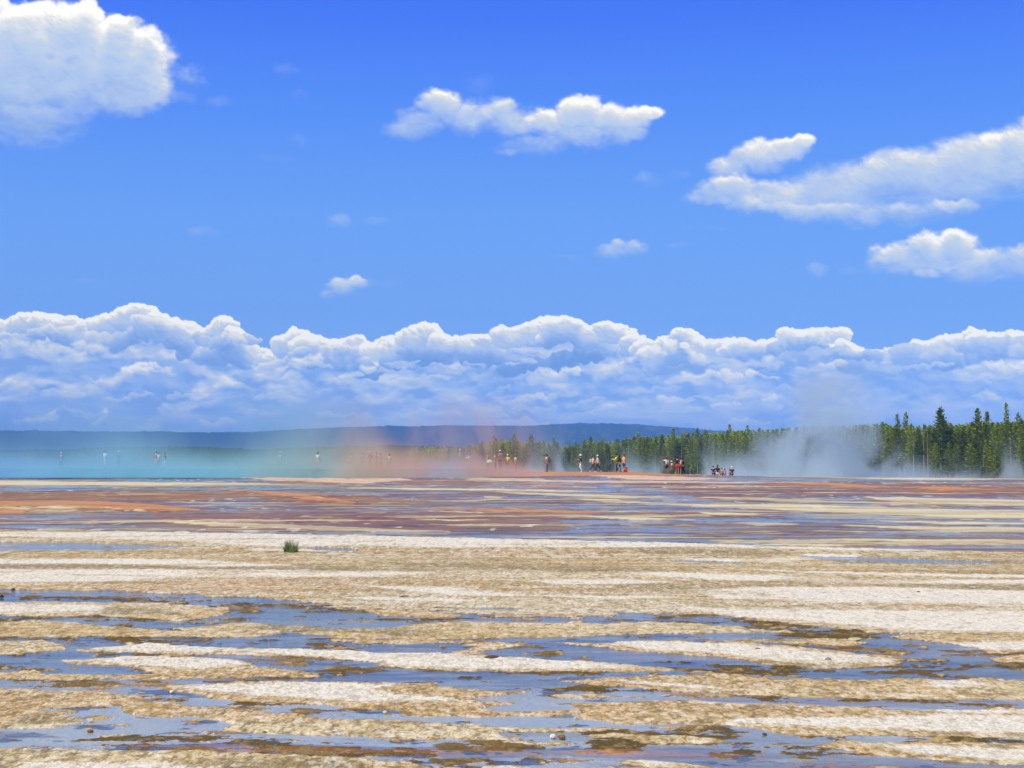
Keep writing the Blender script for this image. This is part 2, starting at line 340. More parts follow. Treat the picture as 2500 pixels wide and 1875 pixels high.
# ------------------------------------------------------------------ the sinter flats: real relief with real pigments
BARS = [  # outlines of the gravel bars standing out of the shallow runoff (photo pixels, dropped onto the ground)
 [(0,1468),(150,1465),(380,1470),(560,1482),(555,1500),(440,1513),(250,1500),(-200,1502),(-200,1466)],
 [(-200,1518),(150,1513),(330,1530),(600,1545),(450,1551),(-200,1547)],
 [(450,1530),(600,1518),(725,1523),(850,1530),(700,1540),(620,1552),(450,1549)],
 [(690,1538),(850,1531),(960,1530),(1000,1521),(1140,1515),(1450,1519),(1600,1517),(1760,1525),(1930,1540),(1650,1543),(1500,1548),(1300,1553),(1170,1554),(900,1557),(760,1548)],
 [(-200,1558),(120,1562),(180,1580),(60,1593),(-200,1588)],
 [(190,1580),(330,1568),(560,1578),(800,1583),(1080,1590),(1300,1600),(1500,1615),(1640,1630),(1550,1634),(1250,1637),(1000,1627),(930,1618),(850,1604),(750,1595),(500,1592),(200,1586)],
 [(150,1606),(340,1600),(560,1606),(640,1622),(780,1638),(720,1645),(520,1648),(430,1645),(350,1623),(200,1619)],
 [(390,1672),(600,1663),(850,1657),(1000,1663),(1150,1674),(1320,1683),(1180,1694),(1140,1702),(1250,1711),(1185,1722),(1230,1731),(1405,1727),(1410,1733),(1180,1743),(1050,1738),(930,1726),(780,1713),(560,1701),(440,1682)],
 [(-200,1680),(110,1677),(290,1685),(400,1705),(470,1713),(560,1722),(720,1738),(850,1745),(1000,1750),(1230,1765),(1480,1772),(1470,1778),(1200,1775),(1240,1799),(1100,1790),(900,1790),(700,1783),(550,1775),(570,1757),(480,1740),(430,1744),(320,1732),(310,1714),(180,1716),(100,1722),(200,1745),(225,1757),(140,1770),(-200,1757)],
 [(-200,1822),(250,1820),(500,1828),(750,1836),(900,1842),(1000,1850),(1050,1864),(1000,1900),(-200,1900)],
 [(1130,1900),(1190,1862),(1250,1858),(1330,1867),(1400,1900)],
 [(1330,1562),(1460,1564),(1577,1561),(1771,1565),(1907,1572),(1997,1581),(2088,1590),(2178,1599),(2190,1613),(2170,1620),(1997,1626),(1862,1616),(1771,1600),(1635,1591),(1500,1582),(1420,1572)],
 [(900,1490),(1030,1487),(1150,1497),(1100,1505),(950,1502)],
 [(2140,1548),(2230,1546),(2700,1552),(2700,1592),(2400,1590),(2370,1575),(2300,1565),(2220,1556)],
 [(2390,1602),(2450,1595),(2700,1597),(2700,1613),(2420,1611)],
 [(1342,1656),(1518,1644),(1726,1642),(2042,1656),(2700,1649),(2700,1702),(2260,1700),(2130,1698),(1900,1692),(1726,1685),(1560,1675),(1400,1664)],
 [(1400,1716),(1518,1704),(1681,1703),(1907,1714),(2178,1723),(2700,1732),(2700,1799),(2340,1789),(2170,1786),(1930,1785),(1840,1771),(1770,1760),(1500,1758),(1400,1746),(1440,1730)],
 [(1338,1687),(1430,1687),(1500,1692),(1440,1699),(1350,1697)],
 [(1520,1793),(1620,1788),(1740,1795),(1800,1803),(1700,1806),(1560,1803)], [(1380,1788),(1480,1784),(1560,1788),(1450,1794)],
 [(1990,1812),(2065,1800),(2268,1805),(2700,1812),(2700,1866),(2404,1857),(2268,1843),(2133,1830)],
 [(1440,1843),(1560,1842),(1700,1855),(1800,1868),(1700,1874),(1550,1858)], [(1050,1602),(1130,1598),(1290,1566),(1180,1574),(1120,1571),(1220,1562)],
 [(1150,1570),(1220,1567),(1300,1571),(1240,1577)], [(1700,1563),(1800,1555),(2050,1558),(2180,1566),(2050,1572),(1900,1566)], [(1340,1655),(1250,1650),(1200,1646),(1260,1645)],
 [(270,1700),(330,1697),(300,1704)], [(1230,1805),(1340,1802),(1395,1805),(1300,1810)], [(820,1560),(1000,1556),(1160,1563),(1000,1570)],
 [(240,1786),(300,1782),(330,1786),(270,1791)], [(265,1762),(325,1757),(322,1767)], [(-200,1636),(100,1637),(210,1642),(330,1646),(500,1642),(760,1640),(780,1646),(400,1652),(-200,1654)]]
WHITE = [  # bleached patches
 ([(-200,1468),(150,1470),(280,1476),(250,1490),(0,1492),(-200,1494)],14),([(280,1466),(480,1470),(470,1478),(300,1474)],8),([(200,1572),(330,1568),(560,1576),(520,1586),(280,1586)],8),([(560,1582),(800,1584),(1080,1592),(1300,1602),(1560,1622),(1500,1630),(1200,1629),(1000,1622),(880,1606),(700,1590)],8),
 ([(160,1608),(340,1601),(570,1608),(590,1618),(500,1626),(420,1622),(300,1616)],8),([(440,1672),(620,1666),(800,1662),(960,1668),(900,1680),(1000,1692),(1160,1706),(900,1706),(760,1700),(620,1690)],10),
 ([(100,1855),(400,1853),(520,1868),(300,1900),(0,1900)],10),([(1460,1566),(1577,1563),(1771,1568),(1900,1578),(2050,1594),(2160,1604),(2170,1615),(2000,1618),(1850,1605),(1771,1592),(1600,1584)],6),
 ([(2290,1570),(2380,1565),(2700,1572),(2700,1584),(2420,1584)],8),([(2420,1598),(2700,1600),(2700,1610)],6),([(1500,1655),(1600,1660),(1760,1674),(1700,1677),(1560,1668)],5),([(2250,1660),(2340,1656),(2400,1666),(2290,1672)],7),([(2060,1684),(2200,1690),(2300,1694),(2150,1696)],4),
 ([(1690,1706),(1880,1712),(1800,1718),(1700,1712)],4),([(1960,1745),(2150,1745),(2250,1740),(2700,1752),(2700,1795),(2500,1785),(2300,1775),(2000,1768),(1850,1757)],10),([(2200,1722),(2400,1727),(2700,1736),(2700,1744),(2300,1734)],5),
 ([(2090,1806),(2268,1810),(2480,1820),(2600,1845),(2600,1858),(2400,1845),(2200,1825)],8),([(1780,1758),(1800,1750),(2100,1750),(2000,1758)],6),([(1520,1846),(1680,1853),(1600,1862)],4),([(1150,1872),(1240,1862),(1330,1870),(1350,1890),(1150,1890)],5),
 # the dry shelf
 ([(-300,1290),(250,1300),(650,1303),(900,1305),(1200,1313),(1500,1321),(1700,1326),(2100,1336),(2300,1345),(2000,1342),(1700,1335),(1350,1337),(1100,1337),(880,1331),(700,1336),(400,1319),(0,1309),(-300,1308)],3),
 ([(-300,1266),(150,1275),(300,1285),(560,1295),(690,1304),(560,1305),(300,1300),(100,1290),(-300,1284)],3),
 ([(-300,1362),(250,1364),(500,1368),(715,1380),(500,1383),(250,1376),(-300,1376)],5),([(-300,1390),(300,1390),(700,1393),(1050,1398),(900,1408),(500,1412),(200,1420),(-300,1416)],6),
 ([(-300,1409),(250,1406),(410,1412),(200,1419),(-300,1418)],1),([(863,1426),(1000,1432),(1150,1436),(1270,1454),(1100,1450),(950,1438)],1),([(1270,1452),(1500,1455),(1700,1457),(1450,1460)],1),([(1720,1450),(1850,1452),(2000,1456),(2500,1461),(2700,1463),(2700,1467),(2300,1463),(1900,1461),(1750,1458)],1),
 ([(1700,1442),(1850,1434),(2100,1432),(2500,1443),(2700,1448),(2700,1470),(2500,1482),(2300,1472),(2000,1468),(1750,1460)],5),([(1650,1480),(1900,1484),(2200,1490),(2500,1494),(2700,1496),(2700,1542),(2500,1540),(2200,1532),(2000,1516),(1800,1503)],7),
 ([(1300,1418),(1500,1414),(1650,1420),(1500,1426),(1350,1425)],4),([(1500,1396),(1700,1400),(2100,1415),(2500,1416),(2500,1422),(2100,1424),(1700,1412)],4),([(1950,1352),(2100,1353),(2080,1360),(1960,1360)],4),([(850,1457),(1050,1458),(1150,1466),(950,1466)],5),([(2400,1460),(2700,1462),(2700,1474),(2450,1470)],3),
 ([(1850,1392),(2200,1400),(2600,1410),(2400,1409),(2000,1400)],1),([(600,1340),(850,1342),(800,1346),(620,1345)],2),([(1650,1362),(2000,1364),(1900,1372),(1700,1368)],3)]
OLIVE = [([(-300,1374),(250,1376),(500,1382),(800,1387),(1100,1392),(800,1394),(400,1390),(-300,1388)],6),([(1500,1337),(1700,1341),(1950,1352),(1800,1358),(1600,1352)],8),([(1980,1362),(2200,1358),(2400,1366),(2700,1372),(2700,1378),(2300,1380),(2050,1374)],6),
 ([(1480,1424),(1700,1428),(2000,1430),(2300,1427),(2700,1440),(2700,1448),(2400,1440),(2100,1431),(1900,1434),(1650,1439),(1500,1434)],6),([(850,1322),(1050,1327),(1200,1334),(1000,1333)],5),([(900,1372),(1300,1380),(1700,1392),(1400,1394),(1000,1384)],8),([(680,1375),(900,1385),(1000,1390),(850,1393),(740,1388)],5),
 ([(200,1478),(400,1484),(480,1500),(300,1500),(200,1492)],10),([(2180,1392),(2400,1396),(2700,1402),(2400,1404)],4),([(600,1528),(680,1518),(760,1530),(680,1540)],10),([(830,1535),(1000,1532),(1090,1545),(960,1552)],10),([(700,1530),(850,1532),(840,1542),(720,1540)],6),([(1700,1556),(1800,1554),(2000,1558),(1900,1566),(1750,1566)],8),
 ([(60,1735),(200,1745),(210,1757),(60,1758)],8),([(300,1862),(700,1845),(900,1850),(900,1890),(400,1890)],20),([(1820,1608),(2000,1622),(2150,1622),(2000,1630)],4)]
WETS = [([(-300,1322),(200,1324),(400,1330),(560,1334),(400,1336),(100,1330),(-300,1330)],4),([(720,1335),(860,1338),(900,1348),(780,1344)],3),([(850,1386),(980,1385),(900,1391)],3),([(-300,1341),(200,1330),(420,1338),(300,1342)],3),([(1950,1356),(2200,1362),(2500,1372),(2400,1376),(2200,1372),(2000,1366)],5),([(1540,1364),(1700,1367),(1900,1376),(1700,1374)],3),
 ([(1000,1480),(1300,1482),(1250,1486)],2),([(-300,1441),(180,1441),(300,1440),(420,1450),(300,1462),(-300,1460)],8),([(1500,1492),(1750,1500),(1850,1508),(1650,1510),(1540,1504)],5)]
AMBER = [([(-300,1200),(200,1200),(500,1200),(700,1206),(500,1222),(200,1222),(-300,1222)],10,0),([(560,1198),(800,1205),(1050,1226),(1150,1229),(800,1232),(680,1226)],8,0),([(-300,1231),(250,1233),(470,1248),(200,1252),(-300,1252)],5,0),([(700,1174),(850,1176),(820,1182),(680,1178)],2,0),([(950,1174),(1100,1176),(1200,1180),(1000,1182)],3,0),
 ([(1800,1178),(2000,1180),(2150,1190),(1900,1186)],4,0),([(2050,1192),(2250,1190),(2700,1192),(2700,1206),(2300,1203),(2120,1198)],4,0),([(200,1640),(380,1642),(350,1650),(220,1648)],6,0),([(1700,1845),(2000,1836),(2100,1842),(1900,1850)],8,0)]
ORANGE = [([(-300,1220),(250,1225),(400,1235),(500,1246),(380,1251),(250,1239),(-300,1231)],2),([(-300,1246),(100,1247),(60,1253),(-300,1253)],3),([(500,1192),(600,1196),(750,1210),(880,1230),(800,1227),(650,1206)],1.5),([(1860,1177),(2000,1180),(2200,1191),(2080,1190),(1900,1181)],1.5),([(2190,1190),(2300,1189),(2400,1196),(2300,1200)],2),([(1000,1242),(1200,1244),(1500,1252),(1300,1254)],3),([(1250,1184),(1450,1187),(1350,1190)],1.5),
 ([(300,1812),(700,1813),(1000,1820),(1300,1824),(1200,1830),(800,1827),(500,1822)],8),([(1350,1822),(1600,1820),(1900,1836),(1700,1840),(1450,1832)],8),([(1950,1850),(2300,1868),(2500,1880),(2100,1872),(1900,1862)],8),([(-200,1640),(120,1641),(140,1648),(-200,1650)],4),([(500,1641),(760,1641),(700,1646)],3)]
SALMON = [([(590,1166),(960,1167.5),(1010,1172),(890,1181),(800,1179),(650,1173)],1.5),([(1420,1160),(1600,1161),(1700,1166),(1790,1170),(1650,1173),(1540,1171),(1470,1164)],1.5),([(1100,1172),(1700,1176),(2000,1181),(1500,1180)],2),([(600,1410),(900,1412),(1200,1420),(900,1428),(300,1432)],12),([(100,1432),(500,1430),(700,1440),(400,1446)],8),([(1000,1340),(1500,1350),(1200,1356)],8)]
RUST = [([(1650,1204),(1850,1212),(1950,1228),(1750,1222)],5),([(1500,1178),(2700,1175),(2700,1222),(2100,1210),(1700,1206)],10),([(250,1806),(700,1806),(1300,1815),(1600,1812),(2000,1832),(2500,1855),(2700,1900),(1900,1880),(1500,1838),(900,1836),(500,1830)],8),([(1550,1814),(1640,1810),(1760,1820),(1620,1825)],5),([(380,1253),(1100,1248),(1500,1262),(1100,1292),(700,1298),(400,1280)],12),([(1500,1248),(1800,1252),(1950,1264),(1600,1262)],6),([(-200,1760),(60,1775),(200,1790),(-200,1800)],6),([(1850,1690),(2000,1700),(1900,1706)],4),([(2320,1690),(2400,1700),(2360,1716)],3),([(1400,1640),(1700,1680),(2500,1705),(2500,1730),(1700,1700)],4)]
STREAK = [([(2105,1213),(2300,1217),(2700,1238),(2700,1246),(2300,1232),(2150,1222)],3),([(1500,1226),(2000,1234),(2300,1243),(2700,1266),(2700,1278),(2300,1262),(2000,1250),(1700,1236)],3),([(1360,1217),(1500,1220),(1660,1231),(1500,1227)],2),([(1795,1276),(1950,1280),(1850,1284)],2),([(2050,1284),(2300,1288),(2700,1298),(2700,1303),(2300,1296)],2),
 ([(1950,1317),(2200,1318),(2700,1326),(2700,1330),(2300,1324)],2),([(1820,1326),(1950,1328),(2100,1334),(1950,1332)],2),([(1020,1245),(1200,1254),(1100,1251)],1.5),([(-300,1174),(0,1174),(380,1178),(600,1180),(770,1184),(500,1186),(-300,1182)],2),([(1850,1162.5),(2100,1165.5),(2700,1171.5),(2700,1176),(2200,1171),(1950,1166)],1),
 ([(800,1191),(1100,1192),(1500,1200),(1300,1200),(1000,1196)],1.5),([(1180,1212),(1240,1212),(1220,1217),(1190,1216)],1.5),([(1200,1200),(1500,1210),(1650,1214),(1500,1217),(1250,1206)],3),([(1100,1166),(1330,1169),(1330,1172),(1180,1173)],1.5),([(380,1275),(560,1278),(900,1290),(1100,1298),(800,1296),(560,1288)],2),([(1690,1214),(1900,1218),(2300,1232),(1900,1226)],3),([(1700,1253),(1860,1256),(1760,1260)],2),
 ([(2080,1268),(2300,1274),(2600,1284),(2300,1280)],2),([(1000,1268),(1200,1272),(1100,1273)],1),([(1400,1262),(1700,1268),(1550,1270)],1.5),([(280,1203),(400,1206),(450,1210),(300,1210)],1.5)]
def layers(X, Y, WX, WD):
    """masks over the flats; X,Y photo pixel of each vertex, WX,WD its metres"""
    fine = fbm(WX * 1.9, WD * 2.6, 4, 301) - .5              # ragged outlines
    big = fbm(WX * .35, WD * .35, 4, 311) - .5
    rag = fine * 22 + big * 16 + (fbm(WX * 9, WD * 6, 3, 321) - .5) * 9
    rs = np.interp(Y, [1160, 1300, 1500, 1875], [.14, .3, .8, 1.5])
    def M(poly, soft, ys=3.5, k=1.0):
        poly = [(x_ + 700 if x_ >= 2600 else x_ - 800 if x_ <= -200 else x_, y_) for x_, y_ in poly]
        P = np.array(poly); m = 30 + soft * 3
        i0 = np.searchsorted(Yrow, P[:, 1].min() - m / 2); i1 = np.searchsorted(Yrow, P[:, 1].max() + m / 2)
        j0 = np.searchsorted(Xcol, P[:, 0].min() - m * 3); j1 = np.searchsorted(Xcol, P[:, 0].max() + m * 3)
        S = (slice(max(i0, 0), i1), slice(max(j0, 0), j1)); o = np.zeros(X.shape, np.float32)
        if X[S].size: o[S] = ss(-soft, soft, sdpoly(X[S], Y[S], poly, ys) + rag[S] * rs[S] * k)
        return o
    mx = lambda L, **k: np.max([M(p[0], p[1], **k) for p in L], 0)
    out = {}
    bars = np.zeros(X.shape, np.float32)
    for b in BARS: bars = np.maximum(bars, M(b, 15))
    # scattered clods in the runoff
    cl = ss(.50, .60, fbm(WX * 1.1, WD * 1.5, 6, 333, .66)) * ss(1440, 1470, Y) * .8
    cl = cl * ss(.42, .54, fbm(WX * .28, WD * .3, 3, 335)) * (1 - .75 * ss(1640, 1700, Y))
    cl = np.maximum(cl, ss(.60, .68, fbm(WX * 2.2, WD * 3.4, 4, 337, .6)) * ss(1440, 1470, Y) * .7)
    # the dry shelf between the mauve mats and the runoff
    top = np.interp(X, [-9000, 0, 650, 1500, 1950, 2500, 9000], [1290, 1293, 1303, 1320, 1334, 1348, 1350]) + rag * rs * .4
    bot = np.interp(X, [-9000, 0, 280, 400, 550, 700, 860, 1000, 1100, 1400, 1500, 1600, 1750, 1850, 1950, 2200, 2500, 9000],
                    [1436, 1438, 1440, 1447, 1452, 1462, 1483, 1487, 1495, 1503, 1495, 1497, 1500, 1512, 1522, 1540, 1548, 1550]) + rag * rs
    shelf = ss(-1.5, 1.5, Y - top) * ss(-5, 5, bot - Y)
    out['white'] = np.max([M(p[0], p[1] * 2.0 + 2) for p in WHITE], 0); out['olive'] = np.max([M(p[0], p[1] * 1.8 + 2) for p in OLIVE], 0)
    wets = mx(WETS); out['amber'] = mx(AMBER, k=.6); out['orange'] = mx(ORANGE, k=.4); out['salmon'] = mx(SALMON, k=.5); out['rust'] = mx(RUST, k=1.2)
    sk = mx(STREAK, k=.5); out['streak'] = sk
    # the ends of every streak on the mauve flats break into fine terracettes
    out['shelf'] = shelf * (1 - wets); out['bars'] = bars; out['clods'] = cl * (1 - bars) * (1 - shelf); out['wets'] = wets
    out['mauve'] = ss(1.5, -1.5, Y - top)
    return out
def ycurve(dv): return 1150 + F * (CH - profile(dv, 0 * dv)) / dv
_tab_d = np.geomspace(1.2, D1, 6000); _tab_Y = 1150 + F * (CH - profile(_tab_d, 0 * _tab_d)) / _tab_d
Yr = np.concatenate([np.geomspace(7000, 1900, 30)[:-1], np.arange(1900, 1440, -1.0), np.arange(1440, 1166, -.45)])
drow = np.interp(Yr[::-1], _tab_Y[::-1], _tab_d[::-1])[::-1]
drow = np.concatenate([[.3, .7], drow[drow < D1 - .3], np.arange(D1 - .2, 175, .35), np.arange(175, 330, 4)])
ucol = (axis(-700, 3200, 2.1, -9000, 11500, 70) - 1250) / F
def build_ground():
    global Yrow, Xcol
    U, D = np.meshgrid(ucol, drow)
    WX = U * D; Z = profile(D, U)
    X = 1250 + F * U; Y = 1150 + F * (CH - Z) / D
    order = D[:, 0] <= D1 + .5
    nn = order.sum()
    Xs, Ys, WXs, Ds = X[:nn][::-1], Y[:nn][::-1], WX[:nn][::-1], D[:nn][::-1]      # ascending Y
    Yrow = Ys[:, len(ucol) // 2]; Xcol = Xs[0]
    Lm = layers(Xs, Ys, WXs, Ds)
    g = lambda k: Lm[k]
    C = lambda *c: np.array(lin(*c), np.float32)
    def mix(a, b, t): return a + (b - a) * t[..., None]
    # natural variation in metres
    cl = g('clods')
    n_a = fbm(WXs * .5, Ds * 1.1, 5, 5); n_b = fbm(WXs * .12, Ds * .9, 5, 9, .6); n_c = vn(WXs * 22, Ds * 16, 71); n_d = vn(WXs * 55, Ds * 40, 73)
    n_e = fbm(WXs * .05, Ds * .55, 5, 19, .6); grit = fbm(WXs * 8, Ds * 7, 3, 77)
    tan = mix(np.broadcast_to(C(214, 184, 124), Xs.shape + (3,)), C(228, 208, 162), ss(.35, .65, n_a))
    tan = mix(tan, C(214, 176, 118), ss(.52, .7, n_b) * .8)
    streaks = fbm(WXs * .06, Ds * 2.4, 5, 29, .6)                   # flow-parallel banding of the dry shelf
    tan = mix(tan, C(224, 214, 186), ss(.50, .62, streaks) * .8 * g('shelf'))
    tan = mix(tan, C(168, 146, 104), ss(.47, .36, streaks) * .6 * g('shelf'))
    dry = mix(tan, C(152, 138, 98), g('olive') * .8)
    wmask = np.clip(g('white') * (.55 + .9 * ss(.3, .55, n_a)) , 0, 1)
    dry = mix(dry, C(242, 234, 212), wmask)
    dry = mix(dry, C(222, 190, 150), g('salmon') * .7 * (Ys > 1300))
    wr = ss(.58, .70, grit) * .4; dry = mix(dry, C(234, 228, 212), wr)
    wN = ss(26, 16, Ds); wF = ss(26, 40, Ds); wM = 1 - wN - wF
    clump = wN * fbm(WXs * 26, Ds * 9, 3, 501, .7) + wM * fbm(WXs * 15, Ds * 3.6, 3, 503, .7) + wF * fbm(WXs * 7.5, Ds * 1.5, 3, 505, .7)
    clump2 = wN * fbm(WXs * 6, Ds * 3, 4, 507, .6) + wM * fbm(WXs * 3, Ds * 1.5, 4, 509, .6) + wF * fbm(WXs * 1.0, Ds * .9, 4, 511, .6)
    dry = mix(dry, C(128, 106, 68), ss(.46, .26, clump) * (.75 - .45 * wmask) * (1 - .35 * wM)); dry = mix(dry, C(242, 232, 206), ss(.56, .76, clump) * .6)
    dry = mix(dry, C(176, 150, 98), ss(.52, .70, clump2) * (.45 - .4 * wmask))
    dry = mix(dry, C(120, 102, 70), ss(.42, .26, grit) * (.55 - .3 * wmask))
    dry = mix(dry, C(150, 132, 92), ss(.6, .85, n_c) * (.6 - .35 * wmask)); dry = mix(dry, C(236, 230, 214), ss(.35, .1, n_c) * .35)
    dry = mix(dry, C(104, 88, 62), ss(.74, .95, n_d) * (.45 - .3 * wmask))
    # wet beds
    bed = mix(np.broadcast_to(C(158, 148, 130), Xs.shape + (3,)), C(126, 120, 112), ss(.4, .6, n_b))
    bed = mix(bed, C(172, 140, 118), ss(.5, .7, n_a) * .5)
    lowr = ss(1600, 1720, Ys); bed = mix(bed, C(226, 212, 198), lowr * .85)
    mv = mix(np.broadcast_to(C(142, 112, 82), Xs.shape + (3,)), C(124, 112, 100), ss(.4, .6, n_e))
    yel = ss(.50, .66, fbm(WXs * .07, Ds * .35, 5, 39, .6)); mv = mix(mv, C(158, 138, 90), yel * .55)
    mv = mix(mv, C(138, 98, 90), ss(.5, .62, fbm(WXs * .04, Ds * .25, 4, 43)) * .4)
    bed = mix(bed, mv, g('mauve'))
    bed = mix(bed, C(148, 100, 66), g('rust') * (.35 + .5 * ss(.35, .6, n_e)))
    bed = mix(bed, C(168, 116, 30), g('amber') * .95); bed = mix(bed, C(224, 148, 44), g('orange') * .95)
    sal = g('salmon') * (Ys < 1300); bed = mix(bed, C(240, 200, 150), sal)
    white_far = fbm(WXs * .08, Ds * .9, 6, 49, .7)
    mot = ss(.55, .6, fbm(WXs * .9, Ds * 1.2, 4, 55)) * g('amber') * ss(1228, 1232, Ys) * ss(1256, 1250, Ys)
    mot2 = ss(.60, .66, fbm(WXs * .5, Ds * .8, 4, 56)) * g('amber') * ss(.5, 1, g('amber'))
    strk = np.maximum(g('streak') * (.6 + .5 * ss(.35, .6, n_e)), ss(.61, .67, white_far) * .75 * g('mauve') * (1 - g('amber')) * ss(1168, 1175, Ys))
    strk = np.clip(np.maximum(strk, np.maximum(mot, mot2 * .7)), 0, 1)
    strk = strk * (1 - .95 * np.clip(g('orange') * 1.5, 0, 1)) * np.where(Ys < 1226, 1 - .6 * g('amber'), 1); bed = mix(bed, C(224, 212, 172), strk)
    bed = mix(bed, C(96, 78, 48), ss(.1, .6, cl))
    bed = mix(bed, C(56, 42, 34), ss(.52, .64, fbm(WXs * .5, Ds * 1.1, 6, 57, .6)) * .85 * ss(1440, 1460, Ys) * (1 - lowr * .6))
    up0 = np.clip(np.maximum(g('shelf'), g('bars')), 0, 1)
    spk = fbm(WXs * 2.4, Ds * 4.2, 5, 401, .62); spk2 = fbm(WXs * .7, Ds * 1.6, 4, 403, .6)
    nearz = ss(1300, 1440, Ys)
    E = (up0 - .36) + nearz * ((spk - .5) * 2.5 + (spk2 - .5) * 1.8) * (1.05 - .8 * up0 * up0) - (1 - lowr * .5) * 0
    E = np.where(up0 > .97, np.maximum(E, .12), E)
    rb = np.clip(g('rust') + g('orange'), 0, 1) * ss(1740, 1790, Ys)
    cl = cl * (1 - rb); E = np.maximum(E, -.5) + cl * (.62 + (spk - .5) * 2.6 + (grit - .5) * 1.2) * (1 - up0)
    E = np.maximum(E, np.where(Ys > 1500, (g('orange') * .62 + (spk - .5) * 2.2 - .60), -1))
    up = ss(-.02, .16, E)
    clod_c = mix(np.broadcast_to(C(120, 98, 58), Xs.shape + (3,)), C(176, 140, 88), ss(.45, .65, n_a)); clod_c = mix(clod_c, C(200, 136, 84), np.clip(g('orange') * 1.2, 0, 1) * (Ys > 1500))
    clod_c = mix(clod_c, C(70, 52, 34), ss(.52, .38, spk) * .8); clod_c = mix(clod_c, C(210, 184, 130), ss(.56, .68, grit) * .7); clod_c = mix(clod_c, C(88, 76, 40), ss(.5, .62, spk2) * .6)
    dry = mix(clod_c, dry, ss(.12, .45, up0))
    dots = ss(.80, .9, vn(WXs * 3.0, Ds * 1.0, 601)) * ss(.5, .62, fbm(WXs * .1, Ds * .12, 3, 603)); bed = mix(bed, C(236, 226, 196), dots * g('mauve') * .8)
    bed = mix(bed, C(74, 54, 52), ss(.56, .66, fbm(WXs * .3, Ds * 1.3, 5, 605, .65)) * .55 * g('mauve') * (1 - strk))
    col = mix(bed, dry, ss(.1, .7, up))
    damp = ss(.0, .4, up) * ss(1.0, .6, up) * ss(1300, 1400, Ys); col = mix(col, C(112, 88, 58), damp * .75)
    # relief in metres
    peb = (n_c - .5) * .018 + (n_d - .5) * .014 + (grit - .5) * .022
    terr = np.abs(((Ds * 1.15 + 1.6 * fbm(WXs * .12, Ds * .2, 3, 81)) % 1) - .5) * 2      # rimstone terracettes across the mats
    rim = ss(.80, .98, terr) * g('mauve') * ss(.42, .55, fbm(WXs * .25, Ds * .1, 4, 83))
    ribb = ss(.42, .60, fbm(WXs * .22, Ds * .9, 6, 85, .72))
    amp = np.interp(Ds, [10, 20, 38, 60, 128], [.40, .62, 1.0, 1.3, 1.8]).astype(np.float32)
    h = (1 - g('mauve') * (1 - up0)) * amp * (E * .034 + (peb * .8 + (clump - .5) * .020) * (.25 + .75 * up)) + (strk * .040 + np.maximum(g('orange'), sal) * .05 + g('amber') * .030 + g('rust') * .022 + ribb * .030 + rim * .022 - .017 - .004 * ss(1300, 1500, Xs)) * g('mauve')
    h += g('mauve') * (fbm(WXs * .8, Ds * .8, 3, 87) - .5) * .03
    h += (fbm(WXs * .2, Ds * .25, 3, 89) - .5) * .02 * up * amp
    near = ss(1.5, 8, Ds)
    Zs = Z[:nn][::-1] + h * near
    col = mix(col, C(190, 168, 130), rim * .6)
    Z[:nn] = Zs[::-1]
    rgb = np.empty(X.shape + (3,), np.float32); rgb[:nn] = col[::-1]
    Xf = X[nn:]; nf = fbm(WX[nn:] * .2, D[nn:] * .3, 4, 95)
    fc = mix(np.broadcast_to(C(186, 122, 84), Xf.shape + (3,)), C(206, 156, 112), nf)
    fc = mix(fc, C(120, 140, 130), ss(1290, 1150, Xf))
    fc = mix(fc, C(70, 140, 160), ss(900, 600, Xf) * ss(D1 + 3, D1 + 5, D[nn:]) * ss(D2 - 1, D2 - 4, D[nn:]))
    fc = mix(fc, C(190, 180, 150), ss(D2 + 4, D2 + 12, D[nn:]))
    rgb[nn:] = fc
    rough = np.full(X.shape, .9, np.float32)
    wet = np.clip(1 - up, 0, 1) * (1 - strk * .8); rough[:nn] = (.88 - .50 * wet)[::-1]
    me = grid_mesh('sinter_flats', WX, D, Z); add_col(me, 'pigment', rgb); add_f(me, 'dryness', rough)
    m, nt, out = nmat('sinter')
    p = N(nt, 'ShaderNodeBsdfPrincipled'); a = N(nt, 'ShaderNodeAttribute', attribute_name='pigment'); r_ = N(nt, 'ShaderNodeAttribute', attribute_name='dryness')
    geo = N(nt, 'ShaderNodeNewGeometry'); nz = N(nt, 'ShaderNodeTexNoise', i_Scale=26.0, i_Detail=6.0, i_Roughness=.7); nt.links.new(geo.outputs['Position'], nz.inputs['Vector'])
    vo = N(nt, 'ShaderNodeTexVoronoi', i_Scale=42.0); nt.links.new(geo.outputs['Position'], vo.inputs['Vector'])
    mm = N(nt, 'ShaderNodeMix', data_type='RGBA', blend_type='MULTIPLY'); mm.inputs['Factor'].default_value = 1
    nt.links.new(a.outputs['Color'], mm.inputs['A']); nt.links.new(ramp(nt, nz.outputs[0], [(.32, (.68, .66, .62)), (.5, (.98, .98, .98)), (.7, (1.1, 1.1, 1.1))]), mm.inputs['B'])
    nt.links.new(mm.outputs['Result'], p.inputs['Base Color']); nt.links.new(r_.outputs['Fac'], p.inputs['Roughness'])
    bp = N(nt, 'ShaderNodeBump', i_Strength=.6, i_Distance=.012); nt.links.new(math_(nt, 'ADD', nz.outputs[0], math_(nt, 'MULTIPLY', vo.outputs['Distance'], .6)), bp.inputs['Height']); nt.links.new(bp.outputs[0], p.inputs['Normal'])
    p.inputs['Specular IOR Level'].default_value = .06
    nt.links.new(p.outputs[0], out.inputs[0])
    o = link('terrain', me, m); tag(o, 'white and tan sinter gravel flats rising to a low terrace', 'ground', kind='structure')
    # ---- the film of runoff water
    wu = ucol[::6]; wd = np.concatenate([drow[(drow > 1.2) & (drow < D1 + .5)][::4], [D1 + .8]])
